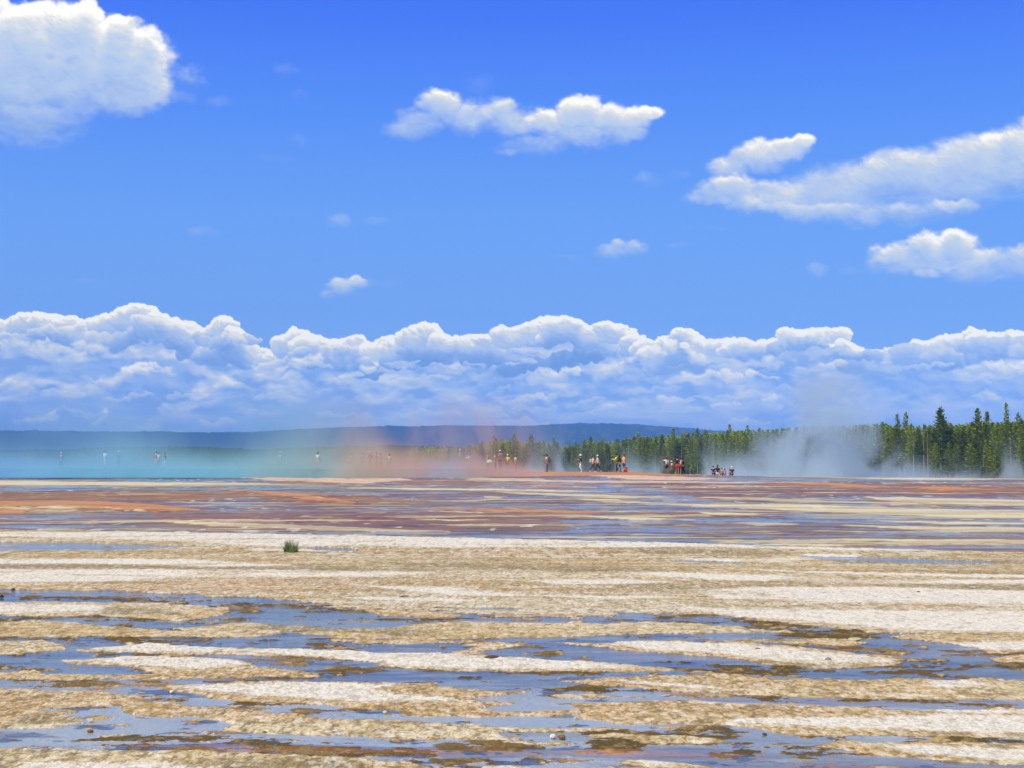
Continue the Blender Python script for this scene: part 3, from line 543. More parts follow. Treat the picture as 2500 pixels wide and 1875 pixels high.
    U, D = np.meshgrid(wu, wd); Zw = profile(D, U) + np.interp(D, [2, D1 - 1, D1 + .8], [0.0, 0.0, -.08])
    me = grid_mesh('runoff_water', U * D, D, Zw)
    m, nt, out = nmat('shallow_water')
    gl = N(nt, 'ShaderNodeBsdfGlossy', i_Roughness=.04); gl.inputs['Color'].default_value = (1, 1, 1, 1)
    tr = N(nt, 'ShaderNodeBsdfTransparent'); tr.inputs['Color'].default_value = (.86, .95, .97, 1)
    fr = N(nt, 'ShaderNodeFresnel', i_IOR=1.33)
    geo = N(nt, 'ShaderNodeNewGeometry'); mp = N(nt, 'ShaderNodeMapping'); mp.inputs['Scale'].default_value = (.7, 2.0, 1); nt.links.new(geo.outputs['Position'], mp.inputs[0])
    n1 = N(nt, 'ShaderNodeTexNoise', i_Scale=3.2, i_Detail=5.0, i_Roughness=.65); nt.links.new(mp.outputs[0], n1.inputs['Vector'])
    bp = N(nt, 'ShaderNodeBump', i_Strength=.7, i_Distance=.010); n2 = N(nt, 'ShaderNodeTexNoise', i_Scale=.9, i_Detail=3.0, i_Roughness=.5); nt.links.new(mp.outputs[0], n2.inputs['Vector'])
    nt.links.new(math_(nt, 'ADD', n1.outputs[0], math_(nt, 'MULTIPLY', n2.outputs[0], 4.0)), bp.inputs['Height'])
    for q in (gl, fr): nt.links.new(bp.outputs[0], q.inputs['Normal'])
    ms = N(nt, 'ShaderNodeMixShader'); nt.links.new(math_(nt, 'MINIMUM', math_(nt, 'MULTIPLY', fr.outputs[0], 1.05), .8), ms.inputs[0]); nt.links.new(tr.outputs[0], ms.inputs[1]); nt.links.new(gl.outputs[0], ms.inputs[2])
    nt.links.new(ms.outputs[0], out.inputs[0])
    o = link('water', me, m); tag(o, 'thin sheet of hot runoff water between gravel bars', 'water', kind='structure')
build_ground()
# the plain beyond, one sheet to the horizon, with the pool in its dip
def build_plain():
    r = np.concatenate([[240, 300, 400, 600, 900], np.geomspace(1200, 26000, 24)]); a = np.linspace(R(-100), R(100), 90)
    A, RR = np.meshgrid(a, r)
    me = grid_mesh('plain', np.sin(A) * RR, np.cos(A) * RR, np.full(A.shape, -.9) + np.where(RR < 260, -.6, 0), False)
    link('ground', me, simple('meadow', (.16, .15, .07), .95, .3, .02)).__setitem__('kind', 'structure')
    bpy.data.objects['ground']['label'] = 'flat meadow stretching to the far hills'; bpy.data.objects['ground']['category'] = 'ground'
    v = [(0, 0, 0)]; n = 48
    for i in range(n): t = i / n * math.tau; v.append((math.cos(t) * 34 * (1 + .05 * math.sin(3 * t)), math.sin(t) * 5.2, 0))
    me = mesh('pool', v, [(0, i + 1, (i + 1) % n + 1) for i in range(n)])
    o = link('hot_spring_water', me, simple('turquoise_water', lin(60, 170, 200), .08, .1, .3)); c = toxy(420, 137.5); o.location = (c, 137.5, float(profile(np.array(137.5), np.array(c / 137.5))) + .12)
    tag(o, 'turquoise hot spring pool behind the terrace lip', 'water', kind='structure')
build_plain()
# ---- mountains
def ridge(name, prof, dist, base_px, cols, mat, label, rows=22, jag=0, depthf=.35, seed=1, cat='hill', step=3):
    X = np.arange(prof[0][0], prof[-1][0], step).astype(float)
    top = np.interp(X, [p[0] for p in prof], [p[1] for p in prof])
    jit = (fbm(X / 40, X * 0, 4, seed) - .5) * jag * .8 + (vn(X / 3.1, X * 0, seed + 3) ** 2) * -jag
    top = top + jit
    tt = np.linspace(0, 1, rows)
    XX, T = np.meshgrid(X, tt); TT = np.tile(top, (rows, 1))
    hh = (1150 - TT) * dist / F + CH
    u = (XX - 1250) / F
    Dm = dist * (1 - depthf * (1 - T))
    e = T ** 1.15
    Zm = -2 + (hh + 2) * e
    Zm += (fbm(XX / 60, T * 6, 5, seed + 9) - .5) * .25 * hh * np.sin(np.pi * np.minimum(T * 1.02, 1)) * (T < .97)
    # back face
    Db = np.concatenate([Dm, Dm[-1:] * 1.02, Dm[-1:] * 1.2]); Zb = np.concatenate([Zm, Zm[-1:] * .96, Zm[-1:] * 0 - 3]); ub = np.concatenate([u, u[-1:], u[-1:]])
    me = grid_mesh(name, ub * Db, Db, Zb, True)
    o = link(name, me, mat); return tag(o, label, cat, kind='structure')
def hill_mat(name, c1, c2, c3, sc):
    m, nt, out = nmat(name); p = N(nt, 'ShaderNodeBsdfPrincipled', i_Roughness=1.0); p.inputs['Specular IOR Level'].default_value = 0
    geo = N(nt, 'ShaderNodeNewGeometry'); mp = N(nt, 'ShaderNodeMapping'); mp.inputs['Scale'].default_value = (1, .25, 2.0); nt.links.new(geo.outputs['Position'], mp.inputs[0])
    n1 = N(nt, 'ShaderNodeTexNoise', i_Scale=sc, i_Detail=8.0, i_Roughness=.65); n2 = N(nt, 'ShaderNodeTexNoise', i_Scale=sc * .13, i_Detail=4.0, i_Roughness=.6)
    for n_ in (n1, n2): nt.links.new(mp.outputs[0], n_.inputs['Vector'])
    a = ramp(nt, n1.outputs[0], [(.35, c1), (.65, c2)])
    mx = N(nt, 'ShaderNodeMix', data_type='RGBA'); sx = N(nt, 'ShaderNodeSeparateXYZ'); nt.links.new(geo.outputs['Position'], sx.inputs[0])
    side = ramp(nt, math_(nt, 'DIVIDE', sx.outputs[0], 3000.0), [(0.0, 0.0), (.15, .9), (.6, 1.0)])     # the bare slopes lie to the right
    nt.links.new(math_(nt, 'MULTIPLY', ramp(nt, math_(nt, 'MULTIPLY', n2.outputs[0], n1.outputs[0]), [(.25, 0.0), (.36, .85)]), side), mx.inputs['Factor']); nt.links.new(a, mx.inputs['A']); mx.inputs['B'].default_value = (*c3, 1)
    nt.links.new(mx.outputs['Result'], p.inputs['Base Color']); nt.links.new(p.outputs[0], out.inputs[0]); return m
mtn = [(-3000, 1058), (-900, 1060), (-300, 1050), (0, 1053), (60, 1053), (85, 1050), (110, 1053), (300, 1054), (400, 1054), (500, 1057), (620, 1055), (700, 1050), (800, 1045), (900, 1042), (1000, 1041), (1150, 1040), (1300, 1040), (1370, 1036), (1410, 1034), (1500, 1035), (1560, 1037), (1650, 1044), (1750, 1052), (1830, 1059), (1900, 1070), (2100, 1080), (2600, 1082), (5000, 1075)]
ridge('mountains', mtn, 9000, 1150, 0, hill_mat('far_forest', (.014, .030, .022), (.030, .050, .034), (.17, .15, .14), .02), 'long low mountain ridge fading to blue under the clouds', jag=3.0, seed=4, cat='mountain', rows=40)
mid = [(1150, 1135), (1300, 1108), (1420, 1092), (1470, 1082), (1540, 1077), (1600, 1073), (1680, 1072), (1760, 1068), (1850, 1070), (2100, 1080), (2600, 1085)]
ridge('wooded_hill', mid, 3600, 1150, 0, hill_mat('mid_forest', (.012, .035, .020), (.03, .065, .03), (.05, .07, .04), .05), 'dark wooded rise in front of the mountain ridge', jag=3, seed=14, rows=16)
left = [(-3000, 1095), (-600, 1092), (0, 1100), (160, 1099), (260, 1092), (480, 1092), (620, 1098), (760, 1092), (950, 1088), (1100, 1092), (1250, 1106), (1400, 1130)]
ridge('wooded_slope', left, 1900, 1150, 0, hill_mat('left_forest', (.014, .034, .014), (.04, .07, .03), (.05, .07, .04), .08), 'dark band of woodland behind the spring steam', jag=4, seed=24, rows=14, step=2.4)
# ------------------------------------------------------------------ pines
def needle_mat(name, c1, c2):
    m, nt, out = nmat(name); p = N(nt, 'ShaderNodeBsdfPrincipled', i_Roughness=.6); p.inputs['Specular IOR Level'].default_value = .25
    oi = N(nt, 'ShaderNodeObjectInfo'); geo = N(nt, 'ShaderNodeNewGeometry'); nz = N(nt, 'ShaderNodeTexNoise', i_Scale=.9, i_Detail=3.0); nt.links.new(geo.outputs['Position'], nz.inputs['Vector'])
    f = math_(nt, 'ADD', math_(nt, 'MULTIPLY', nz.outputs[0], .7), math_(nt, 'MULTIPLY', oi.outputs['Random'], .45))
    nt.links.new(ramp(nt, f, [(.25, c1), (.85, c2)]), p.inputs['Base Color'])
    tl = N(nt, 'ShaderNodeBsdfTranslucent'); nt.links.new(ramp(nt, f, [(.25, c1), (.85, c2)]), tl.inputs[0])
    ms = N(nt, 'ShaderNodeMixShader'); ms.inputs[0].default_value = .28; nt.links.new(p.outputs[0], ms.inputs[1]); nt.links.new(tl.outputs[0], ms.inputs[2]); nt.links.new(ms.outputs[0], out.inputs[0]); return m
NEED = needle_mat('pine_needles', (.10, .155, .012), (.42, .50, .040))
BARK = simple('pale_bark', (.30, .27, .22), .95, .3, 3)
def tube(v, f, pts, rad, n=6):
    """append a tapered tube through pts"""
    b = len(v)
    for i, (p, r_) in enumerate(zip(pts, rad)):
        t = (pts[min(i + 1, len(pts) - 1)] - pts[max(i - 1, 0)]).normalized(); q = t.to_track_quat('Z', 'Y')
        for k in range(n): v.append(p + q @ Vector((math.cos(k / n * math.tau) * r_, math.sin(k / n * math.tau) * r_, 0)))
    for i in range(len(pts) - 1):
        for k in range(n): a = b + i * n; f.append((a + k, a + (k + 1) % n, a + n + (k + 1) % n, a + n + k))
    f.append(tuple(b + n * (len(pts) - 1) + k for k in range(n)))
def pine_geo(seed, H, wid, bare, dens=1.0, dead=False, ragged=.3):
    """height, crown half width, share of bare trunk -> trunk (with limbs) and crown mesh data"""
    r = random.Random(seed); tv, tf, cv, cf = [], [], [], []
    bx, by = r.uniform(-.25, .25), r.uniform(-.25, .25)
    P = lambda z: Vector((bx * math.sin(z / H * 3), by * math.sin(z / H * 2.4), z))
    n = 8; tube(tv, tf, [P(H * i / n) for i in range(n + 1)], [max(.02, H * .0115 * (1 - i / n) ** .8) for i in range(n + 1)], 6)
    nb = int(H * 7.0 * dens)
    for i in range(nb):
        t = i / nb; z = H * (bare + (1 - bare) * t ** .92) + r.uniform(-.1, .1)
        if z > H: z = H - .05
        ang = i * 2.39996 + r.uniform(-.4, .4)
        prof = (1 - t) ** .6 * (.55 + .45 * min(1, t * 5 + .3)) * (1 - ragged * r.random()) + .05
        if r.random() < .06: prof *= .3
        L = wid * prof
        droop = -.15 + .6 * t + r.uniform(-.12, .12)
        d = Vector((math.cos(ang), math.sin(ang), droop)).normalized(); b0 = P(min(z, H))
        if L > .5 or dead: tube(tv, tf, [b0, b0 + d * L * .6, b0 + d * L * .95 + Vector((0, 0, .06 * L))], [.035, .02, .008], 3)
        if dead: continue
        k = max(2, int(L / .17))
        for j in range(k):
            s = (j + r.random()) / k; s = .18 + .86 * s; c = b0 + d * L * s + Vector((0, 0, .10 * L * s * s)) + Vector((r.uniform(-.12, .12), r.uniform(-.12, .12), r.uniform(-.08, .08)))
            sz = r.uniform(.26, .52) * (1.1 - .4 * s)
            side = Vector((-d.y, d.x, r.uniform(-.5, .5))).normalized() * r.choice((-1, 1)); fw = (d * r.uniform(.3, 1) + Vector((0, 0, r.uniform(.1, .9)))).normalized()
            b = len(cv); cv += [c - side * sz * .4, c + side * sz * .9 - fw * sz * .3, c + side * sz * r.uniform(.2, .7) + fw * sz * 1.25, c - side * sz * .5 + fw * sz * .8]; cf.append((b, b + 1, b + 2, b + 3))
    if not dead:
        for j in range(10):
            c = P(H) + Vector((r.uniform(-.1, .1), r.uniform(-.1, .1), -r.uniform(0, .6))); a = r.uniform(0, 6.28); s_ = Vector((math.cos(a), math.sin(a), 0)) * .13
            b = len(cv); cv += [c - s_, c + s_, c + Vector((0, 0, .5))]; cf.append((b, b + 1, b + 2))
    return tv, tf, cv, cf
PROTO = []
spec = [(16, 2.8, .14, 1), (15, 2.4, .26, 1), (17, 2.9, .20, 1.1), (14, 2.6, .05, 1), (15, 3.1, .10, 1.1), (17, 2.3, .34, 1), (13, 2.5, .02, 1.1), (16, 3.3, .22, 1), (16, 1.9, .08, 1), (14, 2.2, .18, .9)]
for i, (H, w_, b_, dn) in enumerate(spec):
    tv, tf, cv, cf = pine_geo(100 + i, H, w_, b_, dn, ragged=.45)
    tm = mesh('pine_trunk', tv, tf, True); cm = mesh('pine_crown', cv, cf); tm.materials.append(BARK); cm.materials.append(NEED); PROTO.append((H, tm, cm))
TOP = [(900, 1095), (1000, 1092), (1100, 1090), (1150, 1086), (1200, 1078), (1240, 1072), (1275, 1078), (1300, 1073), (1340, 1080), (1400, 1086), (1440, 1074), (1480, 1080), (1520, 1074), (1560, 1068), (1600, 1066), (1650, 1060), (1700, 1056), (1760, 1056), (1800, 1052), (1850, 1050), (1900, 1046), (1960, 1042), (2050, 1040), (2150, 1036), (2200, 1040), (2250, 1040), (2300, 1032), (2350, 1036), (2400, 1032), (2440, 1031), (2500, 1030), (2600, 1012), (3400, 1005)]
dline = lambda X: float(np.interp(X, [0, 900, 1150, 1500, 1800, 2000, 2200, 2500, 3400], [760, 720, 640, 600, 520, 470, 410, 385, 370]))
GZ = -.9
trng = random.Random(5)
def put_pine(X, topY, d, label, group, proto=None, wide=1.0, cat='tree'):
    H, tm, cm = PROTO[proto if proto is not None else trng.randrange(len(PROTO))]
    p = place(X, topY, d); h = p.z - GZ; s = h / H
    o = empty('pine_tree', (p.x, d, GZ), trng.uniform(0, 6.28)); w_ = s ** .5 * wide * trng.uniform(.85, 1.15); o.scale = (w_, w_, s)
    t = link('trunk', tm, None, o); c = link('crown', cm, None, o)
    return tag(o, label, cat, group)
# the ones that stand out by themselves
SOLO = [(2455, 985, 400, 8, .9, 'tallest slim spire pine rising above the forest near the right edge'), (2293, 997, 395, 4, 1.1, 'broad round-topped pine standing above its neighbours right of the plume'), (2387, 999, 400, 5, 1.0, 'pine with two bushy tops between the broad one and the spire'),
        (2190, 1013, 430, 3, .9, 'pine top poking up just right of the steam plume'), (2212, 1009, 425, 9, .9, 'slender pine beside the first top right of the steam plume'), (2410, 1006, 405, 2, 1, 'dense pine just left of the tall spire'), (2485, 1010, 395, 7, 1, 'wide pine right of the tall spire at the picture edge'),
        (1781, 1037, 560, 8, 1.0, 'thin pine standing alone above the tree line left of the steam plume'), (1825, 1040, 560, 3, 1.1, 'pointed dark pine next to the thin lone one left of the plume'), (1856, 1046, 555, 4, 1, 'small pointed pine on the skyline closest left of the plume'),
        (1702, 1047, 575, 7, 1.05, 'broad pine above the seated group against the blue hill'), (1722, 1050, 575, 5, 1, 'leaning pine just right of the broad one above the seated group'), (1644, 1046, 560, 1, 1.15, 'tall pine with bare pale lower trunk above the group in red shorts'), (1557, 1054, 585, 3, 1, 'tall pine rising behind the woman in the yellow top'),
        (1442, 1066, 600, 4, 1, 'pointed pine right behind the pair of walking women'), (1470, 1064, 600, 8, 1.1, 'narrow pine between the walking women and the man in neon'), (1352, 1069, 620, 3, 1, 'single pointed pine behind the photographer in white'), (1255, 1060, 600, 7, 1.15, 'biggest pine of the hazy stand behind the pink steam'), (1297, 1062, 605, 4, 1.1, 'rounded hazy pine right of the biggest one in the steam'),
        (1207, 1067, 610, 3, 1.1, 'hazy pine left of the biggest one behind the pink steam')]
for X, Y, d, k, w_, lb in SOLO: put_pine(X, Y, d - 6, lb, 'pines standing out of the forest', k, w_)
SEG = [(1160, 'at the faded left end of the tree line'), (1215, 'behind the mint umbrella in the pink steam'), (1265, 'behind the yellow tee in the pink steam'), (1310, 'behind the coral red shorts'), (1360, 'behind the lone photographer'), (1402, 'in the gap right of the lone photographer'), (1435, 'behind the floppy white hat'), (1475, 'behind the walking pair'),
       (1510, 'behind the neon jacket'), (1550, 'behind the orange-yellow top'), (1610, 'between the orange-yellow top and the pointing person'), (1645, 'behind the pointing person'), (1690, 'behind the bright red shorts'), (1740, 'between the standing and the seated group'), (1790, 'behind the seated row'), (1850, 'just right of the seated row'), (1920, 'at the left skirt of the plume'),
       (1990, 'behind the left half of the plume'), (2060, 'behind the thickest part of the plume'), (2142, 'behind the right half of the plume'), (2210, 'where the plume thins out on its right'), (2270, 'around the two tall bare trunks'), (2330, 'around the broad round-topped pine'), (2400, 'around the two-topped pine'), (2460, 'around the tallest spire pine'), (9999, 'at the right picture edge')]
def stand(x0, x1, step, dd, drop, word, group):
    X = x0; n = 0
    while X < x1:
        Y = float(np.interp(X, [t[0] for t in TOP], [t[1] for t in TOP])) + trng.choice((trng.uniform(-8, 6), trng.uniform(0, 20))) * (1 + dd / 60) * .6 + drop
        seg = next(p for q, p in SEG if X < q)
        put_pine(X + trng.uniform(-.5, .5) * step, Y, dline(X) + dd + trng.uniform(-6, 6), word + ' pine ' + seg, group, wide=trng.uniform(.85, 1.35)); X += step * trng.uniform(.8, 1.2); n += 1
    return n
tot = 0
tot += stand(1120, 1400, 13, 0, 0, 'hazy tall', 'pines behind the pink steam'); tot += stand(1110, 1400, 20, 14, 6, 'hazy rear-row', 'pines behind the pink steam')
tot += stand(1402, 1700, 10, 0, 0, 'tall green', 'pines behind the standing visitors'); tot += stand(1404, 1700, 15, -12, 14, 'shorter front-row', 'pines behind the standing visitors')
tot += stand(1702, 2140, 12, 0, 0, 'tall green', 'pines behind the seated group and plume'); tot += stand(1705, 2140, 20, -14, 16, 'shorter front-row', 'pines behind the seated group and plume')
tot += stand(2142, 2530, 11, 0, 0, 'tall green', 'pines right of the steam plume'); tot += stand(2160, 2530, 17, -12, 10, 'slightly shorter front-row', 'pines right of the steam plume'); tot += stand(2240, 2530, 30, -24, 45, 'low foremost', 'pines right of the steam plume')
# small young trees at the forest foot
YOUNG = [(2478, 1138, 340, 'round young pine at the forest foot by the right edge'), (2400, 1140, 350, 'young pine at the forest foot below the tall spire'), (1905, 1128, 420, 'young bright green pine beside the left foot of the plume')]
for X, Y, d, lb in YOUNG: put_pine(X, Y, d, lb, 'young pines at the forest foot', 6, 1.6)
# the deep forest behind them that nobody could count
def forest(name, label, xr, dfun, n, topoff, hmin=0):
    V, Fc = [], []; r = random.Random(77); vs = []
    base = [pine_geo(900 + k, 14, 3.0, .04, .6, ragged=.45)[2:] for k in range(4)]
    base = [(np.array([tuple(p) for p in b[0]], np.float32), np.array([tuple(f) if len(f) == 4 else (*f, f[-1]) for f in b[1]], np.int32)) for b in base]
    off = 0
    for i in range(n):
        X = r.uniform(*xr); d = dfun(X) + r.uniform(18, 130)
        Y = float(np.interp(X, [t[0] for t in TOP], [t[1] for t in TOP])) + r.uniform(-2, 12) + topoff
        p = place(X, Y, d); h = p.z - GZ; s = h / 14; bv, bf = base[i % 4]; a = r.uniform(0, 6.28)
        c, s_ = math.cos(a), math.sin(a); w_ = s ** .5
        q = np.stack([(bv[:, 0] * c - bv[:, 1] * s_) * w_ + p.x, (bv[:, 0] * s_ + bv[:, 1] * c) * w_ + d, bv[:, 2] * s + GZ], -1)
        V.append(q); Fc.append(bf + off); off += len(bv)
    V = np.concatenate(V); Fc = np.concatenate(Fc)
    me = bpy.data.meshes.new(name); me.vertices.add(len(V)); me.vertices.foreach_set('co', V.ravel()); tri = Fc[:, 2] == Fc[:, 3]
    Fq = Fc[~tri]; me.loops.add(len(Fq) * 4); me.loops.foreach_set('vertex_index', Fq.ravel()); me.polygons.add(len(Fq)); me.polygons.foreach_set('loop_start', np.arange(len(Fq), dtype=np.int32) * 4); me.update(calc_edges=True)
    return tag(link(name, me, NEED), label, 'forest', kind='stuff')
forest('forest', 'deep pine forest filling in behind the front row of trees', (1000, 2900), dline, 900, 0)
# bare dead trunks in front of the green
def dead(X, topY, baseY, d, label, seed, lean=0, gz=None):
    p = place(X, topY, d); z0 = GZ if gz is None else gz; h = p.z - z0
    tv, tf, _, _ = pine_geo(seed, h, h * .07, .25, .25, dead=True)
    o = empty('dead_tree', (p.x, d, z0)); o.rotation_euler = (0, lean, seed); link('trunk', mesh('dead_trunk', tv, tf, True), BARK, o)
    tag(o, label, 'dead tree', 'bare dead trunks along the forest')
dead(1600, 1104, 1158, 330, 'bare grey snag beside the pointing visitor', 301); dead(1660, 1084, 1120, 520, 'pale bare trunk above the man in red shorts', 302, .05); dead(1744, 1080, 1150, 480, 'pale leafless trunk in thin steam above the seated group', 303); dead(1797, 1096, 1150, 440, 'straight pale trunk above the white-haired seated man', 304)
dead(2228, 1048, 1150, 372, 'tall bare trunk at the left side of the right forest', 305); dead(2254, 1050, 1150, 372, 'second tall bare trunk in the right forest', 306, .02); dead(2264, 1054, 1150, 370, 'bare trunk right beside the second tall one in the right forest', 307); dead(2402, 1090, 1160, 355, 'bare trunk in steam below the spire pine', 308); dead(2464, 1052, 1150, 372, 'thin pale trunk right of the spire pine', 309)
dead(2105, 1100, 1150, 372, 'faint bare trunk seen through the right side of the plume', 310)
def snag():
    o = empty('dead_branch', place(2444, 1166, 200)); o.location.z -= .3; v, f = [], []
    tube(v, f, [Vector((0, 0, -.6)), Vector((-.1, 0, .6)), Vector((-.7, .1, 1.6))], [.05, .035, .012], 5); tube(v, f, [Vector((-.05, 0, .3)), Vector((.35, 0, 1.0)), Vector((.25, .1, 1.5))], [.035, .02, .01], 5); tube(v, f, [Vector((-.3, 0, 1.0)), Vector((-1.0, .1, 1.15))], [.02, .008], 4)
    link('branch', mesh('forked_branch', v, f), BARK, o); tag(o, 'forked pale dead branch sticking up before the right forest', 'branch')
snag()
# ------------------------------------------------------------------ visitors
def skin_mesh(name, V, E, RR, sub=1, extra=None):
    """one continuous skinned surface grown round a skeleton; V joints, E bones, RR radii (first joint is the root)"""
    me = bpy.data.meshes.new('skel'); me.from_pydata([tuple(v) for v in V], E, []); me.update()
    o = bpy.data.objects.new('skel', me); COL.objects.link(o)
    o.modifiers.new('s', 'SKIN'); sk = me.skin_vertices[0].data
    for i, r_ in enumerate(RR):
        sk[i].radius = (r_, r_) if isinstance(r_, float) else r_; sk[i].use_root = (i == 0)
    if sub: m = o.modifiers.new('d', 'SUBSURF'); m.levels = sub; m.render_levels = sub
    dg = bpy.context.evaluated_depsgraph_get(); dg.update()
    out = bpy.data.meshes.new_from_object(o.evaluated_get(dg)); out.name = name
    bpy.data.objects.remove(o); bpy.data.meshes.remove(me)
    if extra:
        bm = bmesh.new(); bm.from_mesh(out)
        for (loc, rad, scl) in extra:
            r_ = bmesh.ops.create_uvsphere(bm, u_segments=10, v_segments=7, radius=rad)
            bmesh.ops.scale(bm, vec=scl, verts=r_['verts']); bmesh.ops.translate(bm, vec=loc, verts=r_['verts'])
        bm.to_mesh(out); bm.free()
    out.polygons.foreach_set('use_smooth', [True] * len(out.polygons)); return out
def lathe(prof, n=14, off=(0, 0, 0), tilt=0):
    v, f = [], []
    for (r_, z) in prof:
        for k in range(n): a = k / n * math.tau; v.append(Vector((r_ * math.cos(a), r_ * math.sin(a), z)))
    for i in range(len(prof) - 1):
        for k in range(n): a = i * n; f.append((a + k, a + (k + 1) % n, a + n + (k + 1) % n, a + n + k))
    M_ = Matrix.Translation(off) @ Matrix.Rotation(tilt, 4, 'Y')
    return [M_ @ p for p in v], f
SKIN = {'l': simple('skin_light', lin(214, 160, 130), .6, .05), 'm': simple('skin_tan', lin(170, 112, 82), .6, .05)}
def cloth(c): return simple('cloth_%d_%d_%d' % c, lin(*c), .85, .10, 30)
def dirv(fwd, out, side):
    """unit vector of a limb: fwd = swing forwards from hanging down, out = swing sideways (degrees)"""
    return Vector((math.sin(R(fwd)) * math.cos(R(out)), side * math.sin(R(out)), -math.cos(R(fwd)) * math.cos(R(out))))
def person(loc, face, label, top, legs_c, H=1.72, pose=None, long_sleeve=False, shorts=False, hair=(40, 28, 22), longhair=False, hat=None, hatc=(240, 238, 232), shoes=(70, 66, 62), skin='l', skirt=False, group='visitors around the hot spring', fem=False, tank=False):
    """face: heading in degrees, 0 = +X. Parts: body, hair, shirt, trousers, shoe (two), hat"""
    P_ = dict(LA=(10, 8, 25), RA=(-5, 8, 15), LL=(8, 2), RL=(-8, -12), lean=2, sit=False)
    P_.update(pose or {}); k = H / 1.72
    root = empty('person', loc, R(face), k); tag(root, label, 'person', group)
    ln = R(P_['lean']); hip = .93 if not P_['sit'] else .13
    sp = lambda h: Vector((math.sin(ln) * h, 0, hip + math.cos(ln) * h))
    sw = .165 if fem else .19
    V = [sp(.0), sp(.16), sp(.34), sp(.48), sp(.56), sp(.635), sp(.73), sp(.79)]
    RR = [(.105, .145), (.09, .125), (.115, .155), (.075, .13), .052, (.082, .072), (.096, .078), (.06, .055)]
    E = [(i, i + 1) for i in range(7)]
    ends = {}
    for s, key in ((1, 'LA'), (-1, 'RA')):
        a = P_[key]; sh = sp(.47) + Vector((0, s * sw, 0)); ud = dirv(a[0], a[1], s); el = sh + ud * .29
        fd = dirv(a[0] + a[2], a[1] * (.2 if a[2] > 60 else .8) - (a[3] if len(a) > 3 else 0), s); wr = el + fd * .25
        b = len(V); V += [sh, el, wr, wr + fd * .085]; RR += [.052, .038, .026, (.030, .018)]; E += [(3, b), (b, b + 1), (b + 1, b + 2), (b + 2, b + 3)]
        pal = V[-1]; lat = fd.cross(Vector((0, s, 0))).normalized() if abs(fd.y) < .9 else Vector((1, 0, 0)); lat = lat if lat.length else Vector((1, 0, 0))
        inn = fd.cross(lat).normalized()
        for j, (o_, L_) in enumerate(((-.026, .068), (-.009, .078), (.009, .074), (.026, .060))):
            b2 = len(V); m_ = pal + lat * o_ + fd * .018; V += [m_ + fd * L_ * .5, m_ + fd * L_ * .9 + inn * .018 * s]; RR += [.0095, .0075]; E += [(b + 3, b2), (b2, b2 + 1)]
        b2 = len(V); V += [wr + fd * .04 + lat * -.036, wr + fd * .075 + lat * -.052]; RR += [.011, .009]; E += [(b + 2, b2), (b2, b2 + 1)]
        ends[key] = (sh, el, wr, pal)
    for s, key in ((1, 'LL'), (-1, 'RL')):
        a = P_[key]; hp = sp(-.03) + Vector((0, s * .095, 0)); td = dirv(a[0], 3, s); kn = hp + td * .42; cdv = dirv(a[1], 0, s); an = kn + cdv * .42
        b = len(V); V += [hp, kn, an, an + Vector((.13, 0, -.045))]; RR += [(.085, .085), .056, .036, (.038, .028)]; E += [(0, b), (b, b + 1), (b + 1, b + 2), (b + 2, b + 3)]
        ends[key] = (hp, kn, an)
    lowz = min(ends['LL'][2].z, ends['RL'][2].z) - .075
    if not P_['sit']:
        sh_ = Vector((0, 0, -lowz)); V = [v + sh_ for v in V]; ends = {q: tuple(p + sh_ for p in e) for q, e in ends.items()}; osp = sp; sp = lambda h: osp(h) + sh_
    hd = sp(.72); fx = Vector((math.cos(ln), 0, -math.sin(ln)))
    face_bits = [(hd + fx * .105 + Vector((0, 0, -.01)), .018, (1, .8, 1.4)), (hd + Vector((.01, .083, -.01)), .025, (.6, .4, 1.1)), (hd + Vector((.01, -.083, -.01)), .025, (.6, .4, 1.1)), (hd + fx * .075 + Vector((0, 0, -.085)), .030, (1, 1.1, .8)),
                 (hd + fx * .089 + Vector((0, .032, .018)), .011, (.7, 1, .8)), (hd + fx * .089 + Vector((0, -.032, .018)), .011, (.7, 1, .8)), (hd + fx * .098 + Vector((0, 0, -.052)), .014, (.5, 1.7, .5))]
    body = link('body', skin_mesh('body', V, E, RR, 1, face_bits), SKIN[skin], root)
    # hair
    hv, hf = lathe([(.0, .118), (.05, .108), (.085, .07), (.10, .02), (.098, -.03), (.088, -.06), (.0, -.05)], 12); hv = [v + hd + Vector((-.024, 0, .008)) for v in hv]
    if longhair:
        b = len(hv); lv, lf = lathe([(.0, .02), (.07, .0), (.075, -.14), (.06, -.30), (.02, -.40), (0, -.41)], 10); hv += [Vector((v.x * .6, v.y, v.z)) + hd + Vector((-.085, 0, -.02)) for v in lv]; hf += [tuple(i + b for i in q) for q in lf]
    link('hair', mesh('hair', hv, hf, True), cloth(hair), root)
    # shirt
    SV = [sp(.03), sp(.16), sp(.34), sp(.475), sp(.53)]; SR = [(.125, .165), (.11, .148), (.135, .178), (.095, .15), (.062, .07)]; SE = [(0, 1), (1, 2), (2, 3), (3, 4)]
    for key in ('LA', 'RA'):
        sh, el, wr, _ = ends[key]; b = len(SV)
        if tank: continue
        SV += [sh, sh.lerp(el, .62)]; SR += [.070, .060]; SE += [(3, b), (b, b + 1)]
        if long_sleeve: SV[-1] = el; SR[-1] = .052; SV.append(wr); SR.append(.040); SE.append((b + 1, b + 2))
    link('shirt', skin_mesh('shirt', SV, SE, SR, 1), cloth(top), root)
    TV = [sp(.06), sp(-.01)]; TR = [(.12, .158), (.118, .160)]; TE = [(0, 1)]
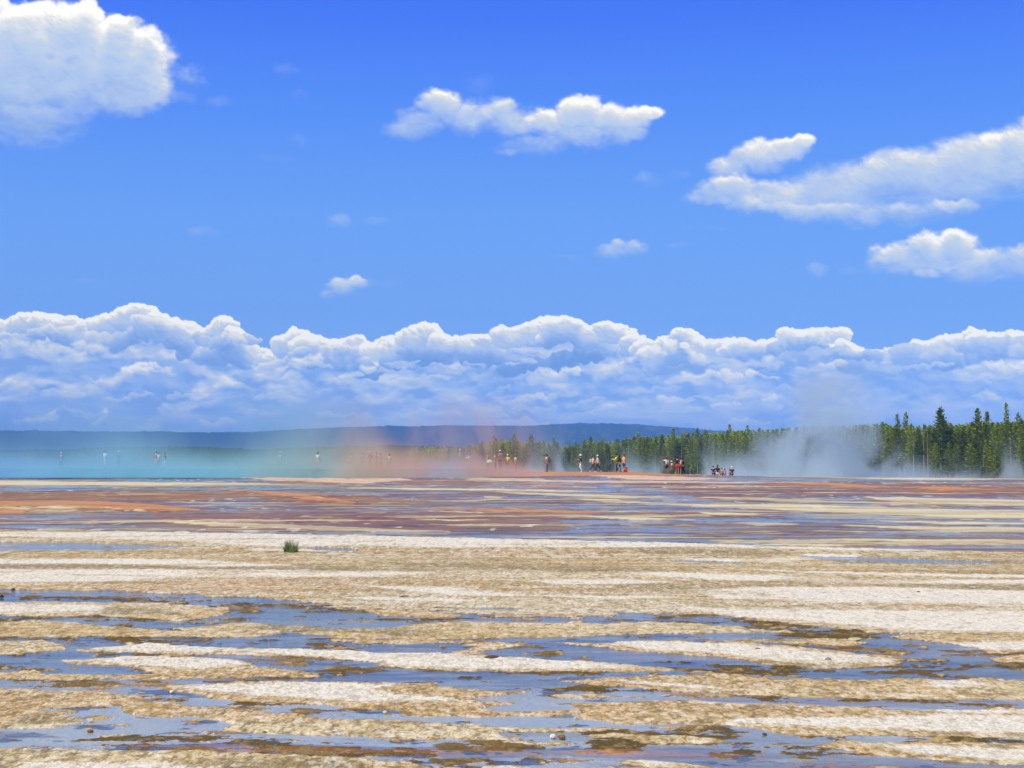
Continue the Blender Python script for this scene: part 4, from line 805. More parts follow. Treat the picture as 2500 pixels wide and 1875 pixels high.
    for key in ('LL', 'RL'):
        hp, kn, an = ends[key]; b = len(TV); TV += [hp, kn if not shorts else hp.lerp(kn, .85)]; TR += [.098, .072 if not shorts else .092]; TE += [(1, b), (b, b + 1)]
        if not shorts: TV.append(an + Vector((0, 0, .03))); TR.append(.056 if not fem else .046); TE.append((b + 1, b + 2))
    link('shorts' if shorts else 'trousers', skin_mesh('trousers', TV, TE, TR, 1), cloth(legs_c), root)
    for key in ('LL', 'RL'):
        an = ends[key][2]; link('shoe', skin_mesh('shoe', [an + Vector((-.04, 0, -.035)), an + Vector((.05, 0, -.045)), an + Vector((.16, 0, -.055))], [(0, 1), (1, 2)], [(.045, .042), (.048, .036), (.042, .026)], 1), cloth(shoes), root)
    if hat:
        if hat == 'brim': pr = [(.001, .135), (.06, .13), (.095, .10), (.105, .045), (.19, .03), (.21, .018), (.185, .026), (.10, .035)]
        elif hat == 'cone': pr = [(.001, .19), (.07, .13), (.13, .07), (.21, .02), (.20, .01), (.10, .05)]
        else: pr = [(.001, .135), (.055, .128), (.095, .095), (.112, .04), (.106, .03)]
        v, f = lathe(pr, 14, hd + Vector((-.008, 0, .008)))
        if hat == 'cap':
            b = len(v); w_ = [(.09, -.07), (.17, -.05), (.20, 0), (.17, .05), (.09, .07)]
            v += [hd + Vector((x, y, .055 - x * .08)) for x, y in w_] + [hd + Vector((x, y, .040 - x * .08)) for x, y in w_]; f += [tuple(b + i for i in range(5)), tuple(b + 9 - i for i in range(5))] + [(b + i, b + 5 + i, b + 6 + i, b + i + 1) for i in range(4)]
        link('hat', mesh('hat', v, f, True), cloth(hatc), root)
    root.location.z += 0
    return root, {q: [Vector(p) for p in e] for q, e in ends.items()}, sp
def wpt(root, p): return Matrix.Translation(root.location) @ Matrix.Rotation(root.rotation_euler.z, 4, 'Z') @ Matrix.Scale(root.scale[0], 4) @ p
def rounded(name, size, loc, mat, parent, bev=.03, rz=0):
    bm = bmesh.new(); bmesh.ops.create_cube(bm, size=1); bmesh.ops.scale(bm, vec=size, verts=bm.verts)
    bmesh.ops.bevel(bm, geom=bm.edges[:], offset=bev, segments=3, profile=.6, affect='EDGES'); me = bpy.data.meshes.new(name); bm.to_mesh(me); bm.free()
    me.polygons.foreach_set('use_smooth', [True] * len(me.polygons)); o = link(name, me, mat, parent); o.location = loc; o.rotation_euler = (0, 0, rz); return o
def backpack(root, sp, c, label, big=1.0, group='backpacks worn or set down by visitors'):
    """hangs on the wearer's back: a thing of its own"""
    p = wpt(root, sp(.28) + Vector((-.235 * (1 + .2 * (big - 1)), 0, 0))); k = root.scale[0]
    o = empty('backpack', p, root.rotation_euler.z, k * big); tag(o, label, 'backpack', group)
    rounded('bag', (.20, .30, .44), (0, 0, 0), cloth(c), o, .07); rounded('front_pocket', (.08, .22, .20), (-.12, 0, -.08), cloth(tuple(max(0, int(x * .8)) for x in c)), o, .03)
    for s in (-1, 1):
        v, f = [], []; tube(v, f, [Vector((.08, s * .09, .20)), Vector((.20, s * .11, .24)), Vector((.36, s * .11, .16)), Vector((.37, s * .12, 0)), Vector((.24, s * .15, -.14)), Vector((.08, s * .12, -.18))], [.018] * 6, 5)
        link('strap', mesh('strap', v, f, True), cloth(tuple(max(0, int(x * .7)) for x in c)), o)
    return o
def gz(X, d): return float(profile(np.array(float(d)), np.array((X - 1250) / F)))
def foot(X, d=147.0, dz=0): return Vector((toxy(X, d), d, gz(X, d) + dz))
L_, Rt = 180, 0
walk = dict(LA=(-22, 6, 20), RA=(24, 6, 25), LL=(24, 8), RL=(-20, -38))
stand_ = dict(LL=(3, 0), RL=(-3, -5))
phone = dict(LA=(48, 4, 95, 35), RA=(48, 4, 95, 35), LL=(2, 0), RL=(-2, -4))
# by the orange flat
r_, e_, sp_ = person(foot(1335), L_, 'person in white tee holding a camera up where the steam ends', (236, 238, 244), (96, 84, 96), 1.78, dict(LA=(55, 6, 100, 30), RA=(50, 6, 105, 30), LL=(3, 1), RL=(-4, -6)), shoes=(80, 74, 70), skin='m')
backpack(r_, sp_, (84, 62, 66), 'dark brown backpack worn by the photographer in white', 1.05)
cpos = wpt(r_, sp_(.70) + Vector((.20, 0, 0))); o = empty('photo_camera', cpos, r_.rotation_euler.z); tag(o, 'black camera held up by the visitor in the white tee', 'camera'); rounded('case', (.06, .14, .10), (0, 0, 0), cloth((34, 32, 34)), o, .015)
v, f = lathe([(.001, 0), (.036, 0), (.036, .11), (.001, .11)], 12); link('lens', mesh('lens', [Vector((p.z + .03, p.y, p.x)) for p in v], f, True), cloth((22, 22, 24)), o)
r_, e_, sp_ = person(foot(1417.5), L_, 'person in white trousers and floppy white hat walking left, one arm out', (62, 66, 92), (236, 234, 244), 1.76, dict(LA=(40, 8, 60), RA=(-12, 8, 15), LL=(12, -30), RL=(-8, -14)), hat='brim', hatc=(244, 240, 240), shoes=(238, 232, 222), skin='m', fem=True, hair=(60, 38, 30))
def tote(p, c, label, name='shoulder_bag'):
    o = empty(name, p, .4); tag(o, label, 'bag'); rounded('pouch', (.10, .32, .30), (0, 0, -.12), cloth(c), o, .04); v, f = [], []; tube(v, f, [Vector((0, -.12, .02)), Vector((0, -.07, .16)), Vector((0, .07, .16)), Vector((0, .12, .02))], [.012] * 4, 5); link('handle', mesh('bag_handle', v, f, True), cloth(c), o)
tote(wpt(r_, e_['RA'][3] + Vector((-.12, 0, -.06))), (232, 230, 222), 'white bag hanging behind the person in the floppy white hat')
r_, e_, sp_ = person(foot(1447), Rt, 'person with long dark ponytail, white top and dark jeans facing right', (226, 222, 214), (40, 44, 66), 1.70, dict(LA=(30, 6, 50), RA=(18, 6, 40), LL=(26, 10), RL=(-18, -36)), longhair=True, hair=(28, 20, 22), shoes=(228, 224, 216), fem=True)
backpack(r_, sp_, (190, 188, 184), 'light grey backpack on the back of the ponytailed person', .9)
person(foot(1459, 147.6), L_, 'person in white cap, pale tee and black leggings walking beside the ponytailed one', (220, 214, 196), (26, 24, 30), 1.74, dict(LA=(-26, 6, 20), RA=(28, 8, 40), LL=(22, 8), RL=(-20, -34)), hat='cap', hatc=(246, 240, 236), longhair=True, hair=(64, 34, 26), shoes=(240, 236, 226), fem=True)
# neon jacket, tripod
r_, e_, sp_ = person(foot(1505, 146.8), L_, 'person in neon yellow-green jacket and dark trousers standing behind a tripod', (206, 250, 20), (36, 48, 62), 1.86, dict(LA=(38, 6, 70, 10), RA=(30, 6, 85, 10), LL=(3, 1), RL=(-3, -5)), long_sleeve=True, hair=(18, 16, 18), shoes=(60, 56, 56), skin='m')
rounded('hood', (.16, .22, .13), sp_(.53) + Vector((-.07, 0, 0)), cloth((206, 250, 20)), r_, .05)
backpack(r_, sp_, (34, 44, 42), 'black backpack of the person in the neon jacket', 1.2)
def tripod(p):
    o = empty('tripod', p); tag(o, 'black camera tripod in front of the person in the neon jacket', 'tripod'); top = Vector((0, 0, 1.45))
    for k in range(3):
        a = k * math.tau / 3 + .3; v, f = [], []; tube(v, f, [top - Vector((0, 0, .15)), Vector((math.cos(a) * .09, math.sin(a) * .09, .8)), Vector((math.cos(a) * .16, math.sin(a) * .16, 0))], [.026, .022, .015], 6); link('leg', mesh('tripod_leg', v, f, True), cloth((30, 32, 40)), o)
    v, f = [], []; tube(v, f, [top - Vector((0, 0, .2)), top], [.024, .03], 6); link('head', mesh('tripod_head', v, f, True), cloth((30, 32, 40)), o)
    c = empty('mounted_camera', p + top + Vector((0, 0, .07))); tag(c, 'black camera mounted on the tripod', 'camera'); rounded('case', (.10, .15, .13), (0, 0, 0), cloth((26, 26, 28)), c, .02)
    v, f = lathe([(.001, 0), (.045, 0), (.05, .16), (.001, .16)], 12); link('lens', mesh('lens', [Vector((-p_.z - .04, p_.y, p_.x)) for p_ in v], f, True), cloth((20, 20, 22)), c)
tripod(foot(1495.5, 146.8))
person(foot(1512, 147.8), Rt + 10, 'person mostly hidden behind the neon jacket, bare legs and white socks showing', (60, 70, 66), (70, 70, 74), 1.74, dict(LA=(-20, 8, 15), RA=(12, 6, 20), LL=(20, 4), RL=(-14, -24)), shorts=True, shoes=(220, 220, 214), skin='m')
person(foot(1523, 147), L_ + 30, 'person in orange-yellow top and blue shorts with long reddish hair', (238, 176, 66), (40, 84, 170), 1.80, dict(LA=(20, 10, 30), RA=(14, 10, 55, 10), LL=(2, 0), RL=(-4, -8)), shorts=True, long_sleeve=False, longhair=True, hair=(96, 36, 30), shoes=(120, 60, 40), fem=True)
o = empty('backpack', foot(1527, 146.3, .24), .8, 1.05); tag(o, 'orange-red backpack standing on the ground beside the person in blue shorts', 'backpack', 'backpacks worn or set down by visitors'); rounded('bag', (.24, .32, .46), (0, 0, 0), cloth((226, 72, 26)), o, .08); rounded('front_pocket', (.10, .24, .2), (-.14, 0, -.06), cloth((150, 36, 22)), o, .03); rounded('lid', (.22, .28, .08), (0, 0, .22), cloth((40, 24, 26)), o, .03)
# the group with red shorts
d_ = 148.0
r_, e_, sp_ = person(foot(1627, d_), 105, 'person in red cap stretching one white-sleeved arm out to the left', (232, 230, 226), (30, 30, 44), 1.72, dict(LA=(12, 86, 6), RA=(4, 8, 15), LL=(3, 0), RL=(-3, -4)), shorts=True, hat='cap', hatc=(206, 26, 44), skin='m')
backpack(r_, sp_, (176, 178, 182), 'pale grey backpack on the pointing person in the red cap', 1.0)
person(foot(1638.5, d_ + .5), 60, 'small person in white sun hat between the pointing one and the black tee', (214, 218, 232), (220, 222, 230), 1.34, dict(LA=(10, 10, 15), RA=(12, 8, 20)), hat='brim', hatc=(246, 240, 228), shorts=True, skin='m', fem=True)
person(foot(1653, d_ - .6), 75, 'stocky person in black tee and bright red shorts seen from behind', (24, 24, 28), (200, 22, 44), 1.80, dict(LA=(6, 12, 18), RA=(6, 12, 18)), shorts=True, hair=(30, 18, 16), skin='m', shoes=(200, 150, 150))
person(foot(1661, d_ + .4), 110, 'person in pale blue-white shirt and dark trousers right behind the black tee', (196, 208, 224), (30, 34, 50), 1.72, dict(LA=(6, 8, 30), RA=(-4, 8, 10)), hair=(36, 34, 36), skin='m')
person(foot(1667, d_ - .1), L_ - 10, 'person in navy shirt and dark trousers at the right end of the standing group', (36, 44, 70), (26, 30, 44), 1.68, dict(LA=(12, 8, 35), RA=(6, 10, 20), lean=8), hair=(30, 28, 32), skin='m')
# the seated row
sit = dict(LL=(112, 30), RL=(108, 26), sit=True, LA=(25, 10, 30), RA=(25, 10, 30), lean=6)
for X, top, leg, hairc, lh, H, fc, lb in ((1740, (38, 50, 110), (50, 56, 84), (50, 52, 66), False, 1.55, 80, 'seated person in dark blue top at the left end of the row'), (1751, (20, 20, 24), (220, 226, 238), (96, 56, 36), True, 1.78, 95, 'seated person in black top with brown hair and white trousers'),
                                      (1761, (150, 140, 84), (90, 80, 60), (110, 66, 40), False, 1.22, 85, 'small seated child in olive-yellow top'), (1769, (216, 120, 190), (120, 80, 120), (60, 32, 40), True, 1.16, 100, 'small seated child in pink top with dark hair'), (1786, (30, 34, 58), (40, 42, 54), (226, 220, 208), False, 1.68, 92, 'white-haired person in navy shirt seated at the right end of the row')):
    person(foot(X, 144.5, .10), fc, lb, top, leg, H * 1.0, sit, hair=hairc, longhair=lh, skin='l', group='visitors sitting in a row on the terrace')
# in the orange steam
S_ = 'visitors standing in the steam'
person(foot(1146, 152), L_, 'pale figure in white shirt with raised arms deep in the pink steam', (226, 228, 240), (180, 180, 196), 1.65, phone, hair=(120, 110, 120), group=S_, long_sleeve=True)
person(foot(1124, 170, 1.0), L_, 'tiny distant figure in white cap and blue top in the pink steam', (120, 130, 200), (90, 90, 110), 1.6, None, hat='cap', group=S_)
person(foot(1190, 150), Rt, 'slim figure in tan clothes beside the mint-coloured bundle in the steam', (190, 140, 120), (170, 130, 110), 1.68, None, group=S_, hair=(150, 96, 70))
def umbrella(p):
    o = empty('umbrella', p); tag(o, 'pale mint open umbrella low in the orange steam', 'umbrella'); v, f = lathe([(.001, .42), (.14, .39), (.27, .30), (.36, .17), (.40, .02), (.38, .03), (.25, .27), (.001, .38)], 16); link('canopy', mesh('umbrella_canopy', v, f, True), cloth((176, 208, 188)), o); v, f = [], []; tube(v, f, [Vector((0, 0, -.5)), Vector((0, 0, .4))], [.012, .012], 6); link('shaft', mesh('umbrella_shaft', v, f), cloth((90, 90, 90)), o)
umbrella(foot(1196, 149, .62))
person(foot(1209, 149), L_, 'short figure in white cap and mauve top left of the tall white-capped one', (130, 110, 150), (90, 70, 90), 1.38, None, hat='cap', group=S_)
person(foot(1221, 148.5, .14), L_ + 60, 'tall figure in white cap and grey-brown shirt in the orange steam', (140, 124, 130), (80, 60, 70), 1.84, phone, hat='cap', group=S_, skin='m')
person(foot(1240, 149), 260, 'figure in bright yellow tee and white cap in the orange steam', (240, 206, 60), (150, 90, 80), 1.60, dict(LA=(8, 16, 20), RA=(8, 16, 20)), hat='cap', group=S_, skin='m', shorts=True)
person(foot(1259, 149), 200, 'figure in mint and white top with coral red shorts in the orange steam', (186, 206, 196), (214, 90, 90), 1.62, dict(LA=(10, 14, 60), RA=(-6, 10, 20)), group=S_, shorts=True, skin='m', hair=(130, 80, 70))
# in the yellow-green and turquoise steam
T_ = 'visitors standing in the steam'
for X, top, leg, H, fc, kw, lb in (
    (776.5, (226, 234, 232), (200, 206, 200), 1.72, 80, dict(long_sleeve=True), 'figure in white shirt alone where the steam turns green'),
    (858, (130, 130, 120), (100, 100, 90), 1.60, 90, {}, 'faint grey figure second right of the lone white shirt, in yellow steam'),
    (885, (170, 110, 96), (120, 100, 80), 1.66, 90, dict(hair=(120, 60, 50)), 'faint reddish-brown figure left of the wide-brimmed hat'),
    (905, (50, 64, 62), (56, 66, 60), 1.78, 270, dict(hat='cone', hatc=(200, 196, 176), long_sleeve=True), 'dark-clad figure in pale wide-brimmed hat in the yellow steam'),
    (920, (96, 96, 92), (80, 80, 72), 1.72, 200, dict(hair=(70, 50, 44)), 'figure with pale collar just right of the wide-brimmed hat'),
    (930, (150, 140, 128), (110, 104, 92), 1.60, 190, {}, 'partly hidden greyish figure at the right of the hat wearer'),
    (951, (190, 200, 190), (150, 150, 140), 1.55, 90, {}, 'faint pale figure fading into the orange steam'),
    (151, (110, 150, 150), (90, 130, 140), 1.60, 90, dict(hat='cap'), 'faint figure in white cap, leftmost of all in the blue steam'),
    (258, (222, 232, 246), (190, 216, 232), 1.86, 60, dict(long_sleeve=True, hair=(90, 80, 80)), 'figure dressed all in white standing in the turquoise steam'),
    (291, (70, 100, 110), (60, 90, 100), 1.74, 90, dict(hat='cap'), 'dark-clad figure in white cap right of the all-white one'),
    (382, (190, 60, 96), (206, 190, 80), 1.76, 80, dict(hair=(90, 60, 60), fem=True), 'figure in raspberry top and yellow trousers in the turquoise steam'),
    (388.5, (206, 214, 236), (100, 120, 130), 1.70, 100, dict(long_sleeve=True, hair=(70, 60, 60)), 'figure in pale blue-white sleeve half hidden by the raspberry top'),
    (404, (54, 84, 96), (226, 234, 240), 1.68, 200, dict(hat='brim', hatc=(150, 120, 90), fem=True), 'figure in straw hat, dark top and white trousers in the turquoise steam'),
    (685, (150, 190, 176), (110, 160, 150), 1.70, 90, dict(hat='cap', hatc=(222, 232, 214)), 'faint figure in pale cap between the turquoise and the green steam')):
    person(foot(X, 149.5 if X > 600 else 150), fc, lb, top, leg, H, dict(LA=(14, 8, 60), RA=(10, 8, 25)), group=T_, **kw)

# ------------------------------------------------------------------ small things on the flats
def rock(X, Y, w_, h_, c, label, seed, name='rock', lift=0):
    p = ground_at(X, Y); s = w_ / F * p.y; hh = h_ / F * p.y; r_ = random.Random(seed)
    bm = bmesh.new(); bmesh.ops.create_icosphere(bm, subdivisions=3, radius=.5)
    for v in bm.verts:
        n_ = v.co.normalized(); a = fbm(np.array([n_.x * 2.1 + seed]), np.array([n_.y * 2.1 + n_.z * 1.7]), 3, seed)[0]
        v.co = n_ * (.36 + .28 * float(a)); v.co.z = max(v.co.z, -.22)
        if r_.random() < .12: v.co *= .93
    bmesh.ops.scale(bm, vec=(s * .95, s * .75, hh * .95), verts=bm.verts); me = bpy.data.meshes.new(name); bm.to_mesh(me); bm.free()
    o = link(name, me, simple('stone_%d_%d_%d' % c, lin(*c), .9, .22, 60)); o.location = p + Vector((0, 0, hh * .32 + lift)); o.rotation_euler = (0, 0, r_.uniform(0, 6)); tag(o, label, 'rock', 'loose stones on the flats')
rock(420, 1692, 14, 8, (232, 228, 222), 'small white stone in the runoff left of the long white bar', 1); rock(428, 1719, 8, 5, (206, 196, 180), 'tiny pale stone at the gravel edge below the small white one', 2); rock(434, 1709, 6, 4, (96, 90, 84), 'tiny dark pebble between the two pale stones on the left', 3)
rock(940, 1743, 13, 10, (190, 188, 176), 'rounded grey stone on the upper edge of the gravel bar below centre', 4); rock(1350, 1803, 20, 12, (226, 222, 214), 'white stone at the waterline near the bottom, beside a brown one', 5); rock(1371, 1804, 22, 11, (124, 98, 60), 'flat brown stone touching the white one near the bottom', 6)
rock(2022, 1614, 20, 11, (126, 128, 118), 'larger grey stone on the lower lobe of the white gravel bar', 7); rock(1850, 1587, 14, 7, (118, 118, 112), 'small dark grey stone on top of the white gravel bar', 8); rock(1867, 1795, 12, 7, (70, 72, 84), 'dark pebble in the lavender runoff left of the bottom right bar', 9)
rock(222, 1763, 12, 6, (196, 184, 160), 'flat beige stone at the tip of the left gravel bar', 10); rock(32, 1441, 14, 6, (70, 56, 48), 'blackish lump above the pale pool at the far left', 11); rock(4, 1460, 12, 9, (66, 52, 48), 'dark lump cut by the left picture edge', 12)
rock(1200, 1608, 44, 9, (96, 72, 46), 'brown mat lump on the white bar right of centre bottom', 13); rock(645, 1790, 14, 7, (130, 120, 84), 'olive stone beside the runoff at lower left of centre', 14); rock(860, 1776, 13, 6, (214, 206, 190), 'pale flat stone on the tan gravel bar left of centre', 15)
rock(987, 1458, 28, 5, (90, 74, 50), 'dark flat mat scrap on the tan shelf', 16); rock(220, 1787, 20, 7, (110, 88, 84), 'dark lump in the pinkish runoff at lower left', 17); rock(2086, 1564, 46, 9, (196, 184, 140), 'pale yellow crust lump in the dark runoff at right', 18)
rock(510, 1793, 12, 6, (170, 150, 100), 'small tan stone in the water at lower left of centre', 19); rock(2243, 1448, 12, 6, (110, 80, 60), 'small brown stone on the white shelf at right', 20)
p = place(1884, 1160, 131); o_ = rock; rock(1884, 1163, 13, 9, (206, 206, 200), 'pale stone alone on the terrace lip right of the seated group', 21)
def tuft():
    p = ground_at(710, 1351); r_ = random.Random(3); o = empty('grass_tuft', p); tag(o, 'single clump of green rushes on the white sinter', 'grass tuft')
    s = 1 / F * p.y; W_, Hh = 36 * s, 38 * s; v, f, v2, f2 = [], [], [], []
    for i in range(330):
        a = r_.uniform(0, 6.28); q = r_.random() ** .6; x = math.cos(a) * q * W_ * .44; y = math.sin(a) * q * W_ * .4; h = Hh * r_.uniform(.35, 1.05) * (1 - .55 * q * r_.random()); lx = x * r_.uniform(.1, .8) + r_.uniform(-.05, .05); ly = r_.uniform(-.04, .04); w_ = .0042
        V_, F_ = (v, f) if i % 5 else (v2, f2); pr = None
        for t in (0, .4, .75, 1): 
            b = len(V_); ww = w_ * (1 - t * .75); c = Vector((x + lx * t * t, y + ly * t * t, h * t)); V_ += [c + Vector((-ww, ww * math.cos(a), 0)), c + Vector((ww, -ww * math.cos(a), 0))]
            if pr is not None: F_.append((pr, pr + 1, b + 1, b))
            pr = b
    link('green_blades', mesh('blades', v, f), simple('rush_green', (.10, .19, .04), .6, .4, 8), o); link('dry_blades', mesh('dry_blades', v2, f2), simple('rush_dry', (.22, .20, .08), .7, .3, 8), o)
    rounded('root_mat', (W_ * .7, W_ * .5, .03), (0, 0, .0), simple('root_mat', (.05, .035, .02), .95, .3, 30), o, .02)
tuft()
# ------------------------------------------------------------------ steam and air
def vol_box(name, lo, hi, mat, label, cat='steam', step=None):
    v = [(x, y, z) for x in (lo[0], hi[0]) for y in (lo[1], hi[1]) for z in (lo[2], hi[2])]
    f = [(0, 1, 3, 2), (4, 6, 7, 5), (0, 4, 5, 1), (2, 3, 7, 6), (0, 2, 6, 4), (1, 5, 7, 3)]
    o = link(name, mesh(name, v, f), mat); return tag(o, label, cat, kind='stuff')
def xr_(X): return (X - 1250) / F          # x/y ratio of a photo column
def nodes_pos(nt):
    geo = N(nt, 'ShaderNodeNewGeometry'); s = N(nt, 'ShaderNodeSeparateXYZ'); nt.links.new(geo.outputs['Position'], s.inputs[0]); return geo.outputs['Position'], s.outputs
def noise3(nt, vec, sc, det=4.0, rough=.55, scale=(1, 1, 1), off=(0, 0, 0), dist=0.0):
    mp = N(nt, 'ShaderNodeMapping'); mp.inputs['Scale'].default_value = scale; mp.inputs['Location'].default_value = off; nt.links.new(vec, mp.inputs[0])
    n = N(nt, 'ShaderNodeTexNoise', i_Scale=sc, i_Detail=det, i_Roughness=rough, i_Distortion=dist); nt.links.new(mp.outputs[0], n.inputs['Vector']); return n.outputs[0]
def mr(nt, v, a, b, c=0.0, d=1.0, smooth=True):
    n = nt.nodes.new('ShaderNodeMapRange'); n.interpolation_type = 'SMOOTHSTEP' if smooth else 'LINEAR'
    for i, s in enumerate((v, a, b, c, d)):
        if isinstance(s, (int, float)): n.inputs[i].default_value = s
        else: nt.links.new(s, n.inputs[i])
    return n.outputs[0]
def expfall(nt, h, H): return math_(nt, 'POWER', math.e, math_(nt, 'MULTIPLY', math_(nt, 'MAXIMUM', h, 0.0), -1.0 / H))
def spring_steam():
    m, nt, out = nmat('spring_steam'); pos, s = nodes_pos(nt)
    yc = 140.0; xs = lambda X: xr_(X) * yc
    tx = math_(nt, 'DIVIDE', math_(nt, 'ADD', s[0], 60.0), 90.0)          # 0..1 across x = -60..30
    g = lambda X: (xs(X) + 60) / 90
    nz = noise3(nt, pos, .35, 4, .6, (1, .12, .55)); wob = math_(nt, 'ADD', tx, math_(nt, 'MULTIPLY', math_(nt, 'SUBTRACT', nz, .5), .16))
    base = lambda nt_: None
    hz = math_(nt, 'SUBTRACT', s[2], 1.75)
    reflected_tint = ramp(nt, wob, [(g(0), (.40, .70, .97)), (g(200), (.46, .78, .94)), (g(560), (.48, .80, .86)), (g(720), (.60, .78, .76)), (g(830), (.80, .75, .64)), (g(930), (.95, .66, .50)), (g(1030), (.90, .60, .54)), (g(1120), (.74, .66, .72)), (g(1200), (.94, .60, .50)), (g(1290), (.86, .62, .60)), (g(1370), (.70, .74, .82)), (g(1500), (.60, .76, .90))])  # light reflected from the spring, painted into the steam colour from left to right
    lowd = ramp(nt, tx, [(g(-60), .9), (g(100), 1.0), (g(700), 1.0), (g(900), 1.3), (g(1050), 1.1), (g(1200), 1.2), (g(1280), .7), (g(1350), .22), (g(1450), .02), (g(1560), .0)])
    hgt = ramp(nt, tx, [(g(0), .85), (g(600), .80), (g(850), .75), (g(980), .9), (g(1100), .7), (g(1250), .48), (g(1330), .30), (g(1500), .2)])
    Hn = math_(nt, 'MULTIPLY', hgt, 1.0)
    low = math_(nt, 'MULTIPLY', math_(nt, 'POWER', math.e, math_(nt, 'DIVIDE', math_(nt, 'MULTIPLY', math_(nt, 'MAXIMUM', hz, 0.0), -1.0), Hn)), mr(nt, nz, .32, .64, .25, 1.45))
    nz2 = noise3(nt, pos, .16, 5, .58, (1.25, .07, .55), (3, 1, 0), .4)
    hi_ = math_(nt, 'MULTIPLY', mr(nt, nz2, .42, .66), expfall(nt, hz, 2.6))
    hix = ramp(nt, tx, [(g(-60), 1.1), (g(100), 1.2), (g(350), .85), (g(600), 1.1), (g(750), .95), (g(1000), 1.5), (g(1120), 1.1), (g(1300), .5), (g(1400), .12), (g(1550), .0)])
    d = math_(nt, 'MULTIPLY', math_(nt, 'ADD', math_(nt, 'MULTIPLY', math_(nt, 'MULTIPLY', low, lowd), .24), math_(nt, 'MULTIPLY', math_(nt, 'MULTIPLY', hi_, hix), .13)), mr(nt, s[1], 131.0, 134.0))
    pv = N(nt, 'ShaderNodeVolumePrincipled'); nt.links.new(reflected_tint, pv.inputs['Color']); nt.links.new(d, pv.inputs['Density']); pv.inputs['Anisotropy'].default_value = 0.0
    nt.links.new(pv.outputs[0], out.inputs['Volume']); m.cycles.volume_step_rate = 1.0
    vol_box('steam', (xr_(-700) * 150, 131.0, .6), (xr_(1600) * 150, 168, 9.5), m, 'steam drifting off the hot spring, tinted with its reflected turquoise, yellow and orange')
spring_steam()
def plume(name, x0, x1, d0, d1, ztop, dens, col, label, shape, seed, sc=.12):
    """shape(nt, s, pos, hz) -> density multiplier"""
    m, nt, out = nmat(name + '_vapour'); pos, s = nodes_pos(nt)
    d = math_(nt, 'MULTIPLY', shape(nt, s, pos), dens)
    pv = N(nt, 'ShaderNodeVolumePrincipled'); pv.inputs['Color'].default_value = (*col, 1); nt.links.new(d, pv.inputs['Density']); nt.links.new(pv.outputs[0], out.inputs['Volume'])
    dm = (d0 + d1) / 2
    vol_box(name, (xr_(x0) * dm, d0, -.8), (xr_(x1) * dm, d1, ztop), m, label)
def gaussx(nt, x, c, w):
    q = math_(nt, 'DIVIDE', math_(nt, 'SUBTRACT', x, c), w); return math_(nt, 'POWER', math.e, math_(nt, 'MULTIPLY', math_(nt, 'MULTIPLY', q, q), -1.0))
def shp_wisps(nt, s, pos):
    nz = noise3(nt, pos, .22, 5, .6, (1.2, .15, .7), (7, 0, 2), .5); Yd = 185.0; gx = lambda X: xr_(X) * Yd
    a = math_(nt, 'MULTIPLY', mr(nt, nz, .42, .62), expfall(nt, math_(nt, 'SUBTRACT', s[2], 1.0), 1.5))
    env = ramp(nt, math_(nt, 'DIVIDE', s[0], 50.0), [(max(0, gx(1280) / 50), .5), (gx(1370) / 50, 1.0), (gx(1430) / 50, .25), (gx(1480) / 50, .9), (gx(1540) / 50, .7), (gx(1620) / 50, .5), (gx(1740) / 50, .9), (gx(1900) / 50, 1.0)])
    return math_(nt, 'MULTIPLY', a, env)
plume('steam', 1275, 2020, 175, 195, 9.5, .20, (.62, .80, .92), 'thin bluish steam wisps behind the standing visitors', shp_wisps, 3)
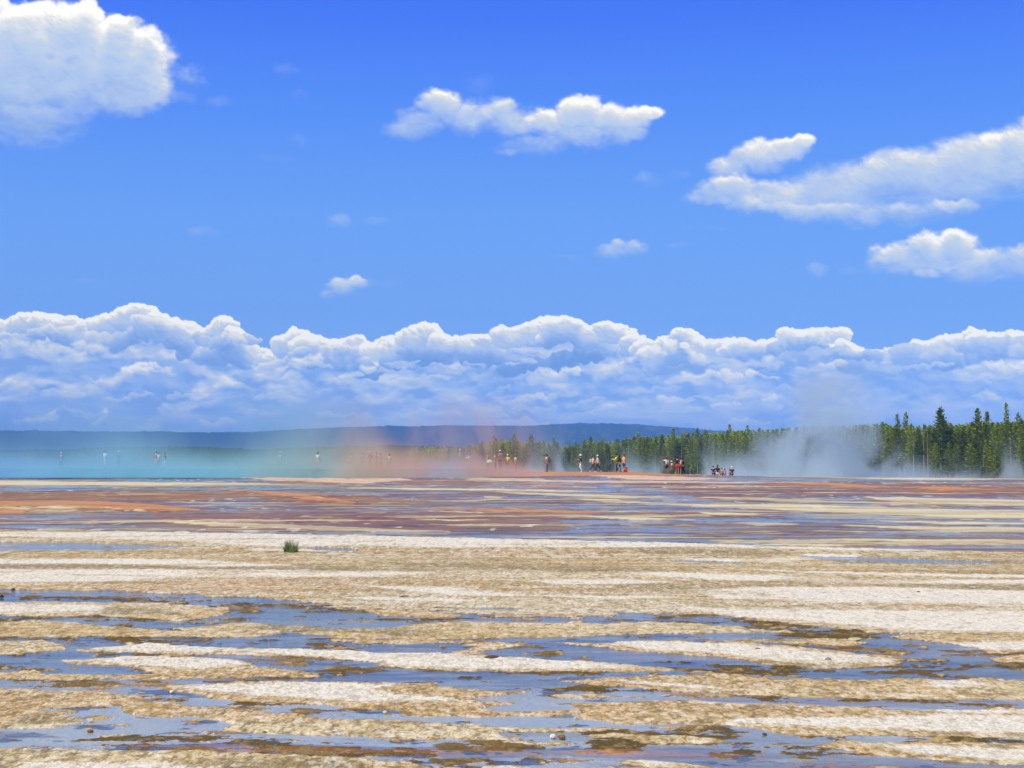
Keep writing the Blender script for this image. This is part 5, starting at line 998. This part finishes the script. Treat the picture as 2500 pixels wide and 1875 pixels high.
def shp_big(nt, s, pos):
    Yd = 235.0; gx = lambda X: xr_(X) * Yd
    nz = noise3(nt, pos, .10, 6, .6, (1.3, .22, .75), (1, 5, 3), .8); z = s[2]
    cx = math_(nt, 'ADD', gx(2010), math_(nt, 'MULTIPLY', z, .05)); wid = math_(nt, 'ADD', 12.0, math_(nt, 'MULTIPLY', z, -.25))
    core = gaussx(nt, s[0], cx, wid)
    skirt = math_(nt, 'MULTIPLY', gaussx(nt, s[0], gx(2050), 28.0), expfall(nt, z, 5.0))
    up = math_(nt, 'MULTIPLY', core, mr(nt, z, 0.0, 23.0, 1.0, .5, False))
    a = math_(nt, 'MAXIMUM', up, math_(nt, 'MULTIPLY', skirt, .9))
    # density appears only where the noise beats the thinning envelope: billows with soft edges
    thr = mr(nt, a, 0.0, 1.0, .62, .18, False)
    e = mr(nt, math_(nt, 'SUBTRACT', nz, thr), 0.0, .20)
    return math_(nt, 'MULTIPLY', math_(nt, 'MULTIPLY', e, mr(nt, a, .02, .8)), mr(nt, z, 23.0, 11.0, .0, 1.0))
plume('steam', 1700, 2420, 222, 248, 23.5, .125, (.64, .79, .95), 'big pale steam plume rising in front of the forest', shp_big, 5)
def shp_right(nt, s, pos):
    Yd = 290.0; gx = lambda X: xr_(X) * Yd
    nz = noise3(nt, pos, .13, 5, .6, (1.3, .25, .6), (11, 5, 3), .6); z = s[2]
    a = math_(nt, 'MAXIMUM', math_(nt, 'MULTIPLY', gaussx(nt, s[0], gx(2345), 4.5), expfall(nt, z, 5.0)), math_(nt, 'MULTIPLY', gaussx(nt, s[0], gx(2470), 7.5), mr(nt, z, 0.0, 13.0, .75, .0, False)))
    thr = mr(nt, a, 0.0, 1.0, .66, .28, False)
    return math_(nt, 'MULTIPLY', mr(nt, math_(nt, 'SUBTRACT', nz, thr), 0.0, .25), mr(nt, a, .02, .7))
plume('steam', 2270, 2620, 282, 300, 13.5, .12, (.72, .82, .90), 'faint steam drifting before the forest at the right edge', shp_right, 6)
# the air between here and the mountains
m, nt, out = nmat('summer_haze'); pv = N(nt, 'ShaderNodeVolumePrincipled'); pv.inputs['Color'].default_value = (.155, .40, 1.0, 1); pv.inputs['Density'].default_value = 1.2e-4; pv.inputs['Anisotropy'].default_value = -.45
nt.links.new(pv.outputs[0], out.inputs['Volume'])
vol_box('haze', (-11500, -600, -6), (11500, 11500, 330), m, 'blue summer haze over the whole plain', 'haze')
